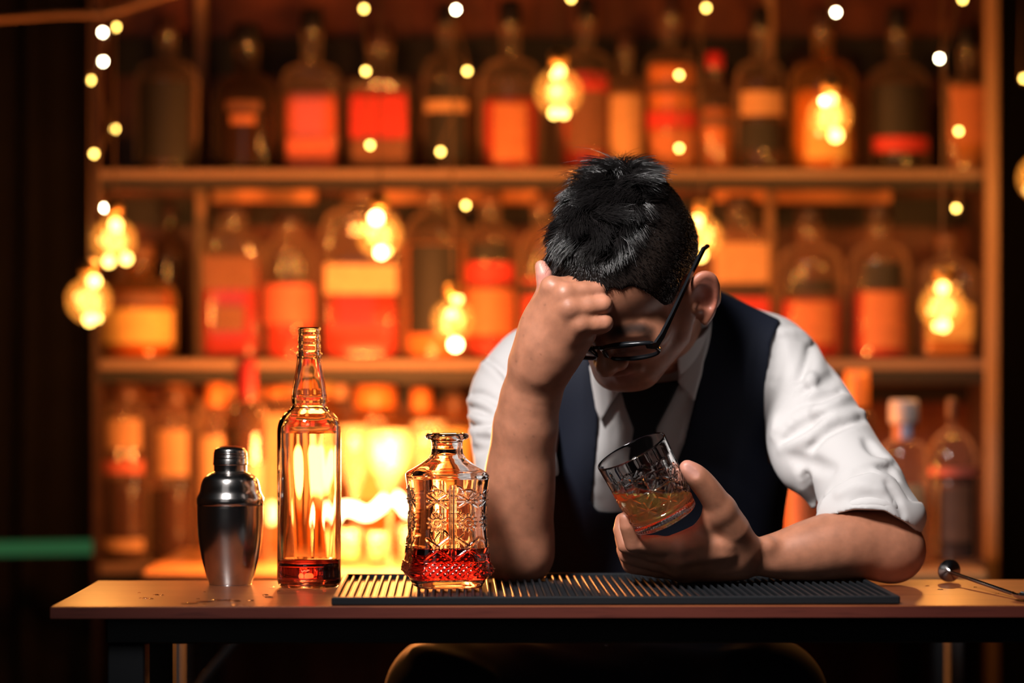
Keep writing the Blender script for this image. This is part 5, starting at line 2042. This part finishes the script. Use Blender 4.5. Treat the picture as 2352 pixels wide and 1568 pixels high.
SCALP = pmat('hair_roots', (.012, .009, .008), .9, spec=.05)
hv = np.concatenate([Vh, SV])
hf = np.concatenate([Fh, SF + len(Vh)])
hair = wear('hair', hv, hf, HAIR)
_f, _l, _u = h_local(hv)
_w = np.clip((_u - .045 - .5 * np.maximum(np.abs(_l) - .018, 0)) / .03, 0, 1) * np.clip((.095 - _f) / .03, 0, 1)
_w[len(Vh):] = np.maximum(_w[len(Vh):], .75)
set_color(hair.data, 'tone', np.array([[.020, .0135, .011]]) * (1 - _w[:, None]) + np.array([[.009, .0075, .0075]]) * _w[:, None])
hair.data.materials.append(SCALP)
_mi = np.zeros(len(hair.data.polygons), dtype=np.int32)
_mi[:len(Fh)] = 1
hair.data.polygons.foreach_set('material_index', _mi)
for _m in (HAIR, SCALP):
  _nt = _m.node_tree
  _vc = _nt.nodes.new('ShaderNodeVertexColor')
  _vc.layer_name = 'tone'
  _nt.links.new(_vc.outputs[0], _nt.nodes['Principled BSDF'].inputs['Base Color'])
hair['label'] = 'short black tousled hair with faded sides'

# ------------------------------------------------------------------ eyeglasses
FRAME = pmat('black_acetate', (.008, .009, .011), .22, spec=.6)
gl0 = hp(.104, 0, -.004)
gls = empty('eyeglasses', gl0, 'black framed rectangular eyeglasses on the bartender\'s face', 'eyeglasses')
g0 = Vector(gl0)


def gp(f, l, u):
    return Vector(hp(f, l, u)) - g0


for sg in (1, -1):
    ring = []
    lens = []
    for i in range(40):
        a = 2 * PI * i / 40
        c, s = math.cos(a), math.sin(a)
        e = 4.0
        g = 1 / (abs(c) ** e + abs(s) ** e) ** (1 / e)
        l_ = .0365 + .0285 * c * g * (1 - .06 * s)
        u_ = -.009 + .0142 * s * g
        ff = .108 + (u_ + .009) * .30 - .9 * max(l_ - .03, 0) ** 2 * 4 - (l_ - .0345) * .12
        ring.append((ff, sg * l_, u_))
    mb = MB()
    n = len(ring)
    for i, (f_, l_, u_) in enumerate(ring):
        th_ = .0032 + (.0022 if math.sin(2 * PI * i / 40) > .5 else 0)
        cx_, cu_ = sg * .0365, -.009
        dl, du = l_ - cx_, u_ - cu_
        q = math.hypot(dl, du)
        dl, du = dl / q, du / q
        for a, b in ((-.0022, 0), (-.0022, th_), (.0022, th_), (.0022, 0)):
            mb.v.append(tuple(gp(f_ - a, l_ + dl * b, u_ + du * b)))
    for i in range(n):
        j = (i + 1) % n
        for k in range(4):
            k2 = (k + 1) % 4
            mb.f.append((i * 4 + k, i * 4 + k2, j * 4 + k2, j * 4 + k))
    rim_o = part('rim', mb, FRAME, gls, True)
    mb = MB()
    for f_, l_, u_ in ring:
        mb.v.append(tuple(gp(f_ + .0006, l_, u_)))
    for f_, l_, u_ in ring:
        mb.v.append(tuple(gp(f_ - .0008, l_, u_)))
    mb.f.append(tuple(range(n)))
    mb.f.append(tuple(range(2 * n - 1, n - 1, -1)))
    for i in range(n):
        mb.f.append((i, i + n, (i + 1) % n + n, (i + 1) % n))
    part('lens', mb, thin_glass('spectacle_lens', (.94, .92, .92), 1.5, .02), gls)
    # temple arm with hinge block
    def slab(pts_, hh, tt):
        mb = MB()
        for (f_, l_, u_), h_ in zip(pts_, hh):
            for a, b in ((-tt, -h_), (tt, -h_), (tt, h_), (-tt, h_)):
                mb.v.append(tuple(gp(f_, l_ + a, u_ + b)))
        for i in range(len(pts_) - 1):
            for k in range(4):
                k2 = (k + 1) % 4
                mb.f.append((i * 4 + k, i * 4 + k2, i * 4 + 4 + k2, i * 4 + 4 + k))
        mb.f.append((3, 2, 1, 0))
        e_ = (len(pts_) - 1) * 4
        mb.f.append((e_, e_ + 1, e_ + 2, e_ + 3))
        return mb
    part('temple_arm', slab([(.104, sg * .0700, -.001), (.090, sg * .0735, -.0005), (.060, sg * .0775, .002), (.0, sg * .0825, .004), (-.040, sg * .0845, .002), (-.052, sg * .084, -.005)], [.0042, .0038, .0026, .0024, .0026, .0022], .0016), FRAME, gls)
    part('hinge_block', slab([(.107, sg * .0610, .001), (.1065, sg * .0660, 0), (.1035, sg * .0712, -.001)], [.0042, .0046, .0045], .0018), FRAME, gls)
part('bridge', MB().tube([gp(.1075, .0085, -.002), gp(.1115, .0035, .0015), gp(.1115, -.0035, .0015), gp(.1075, -.0085, -.002)], .0022, 8), FRAME, gls, True)
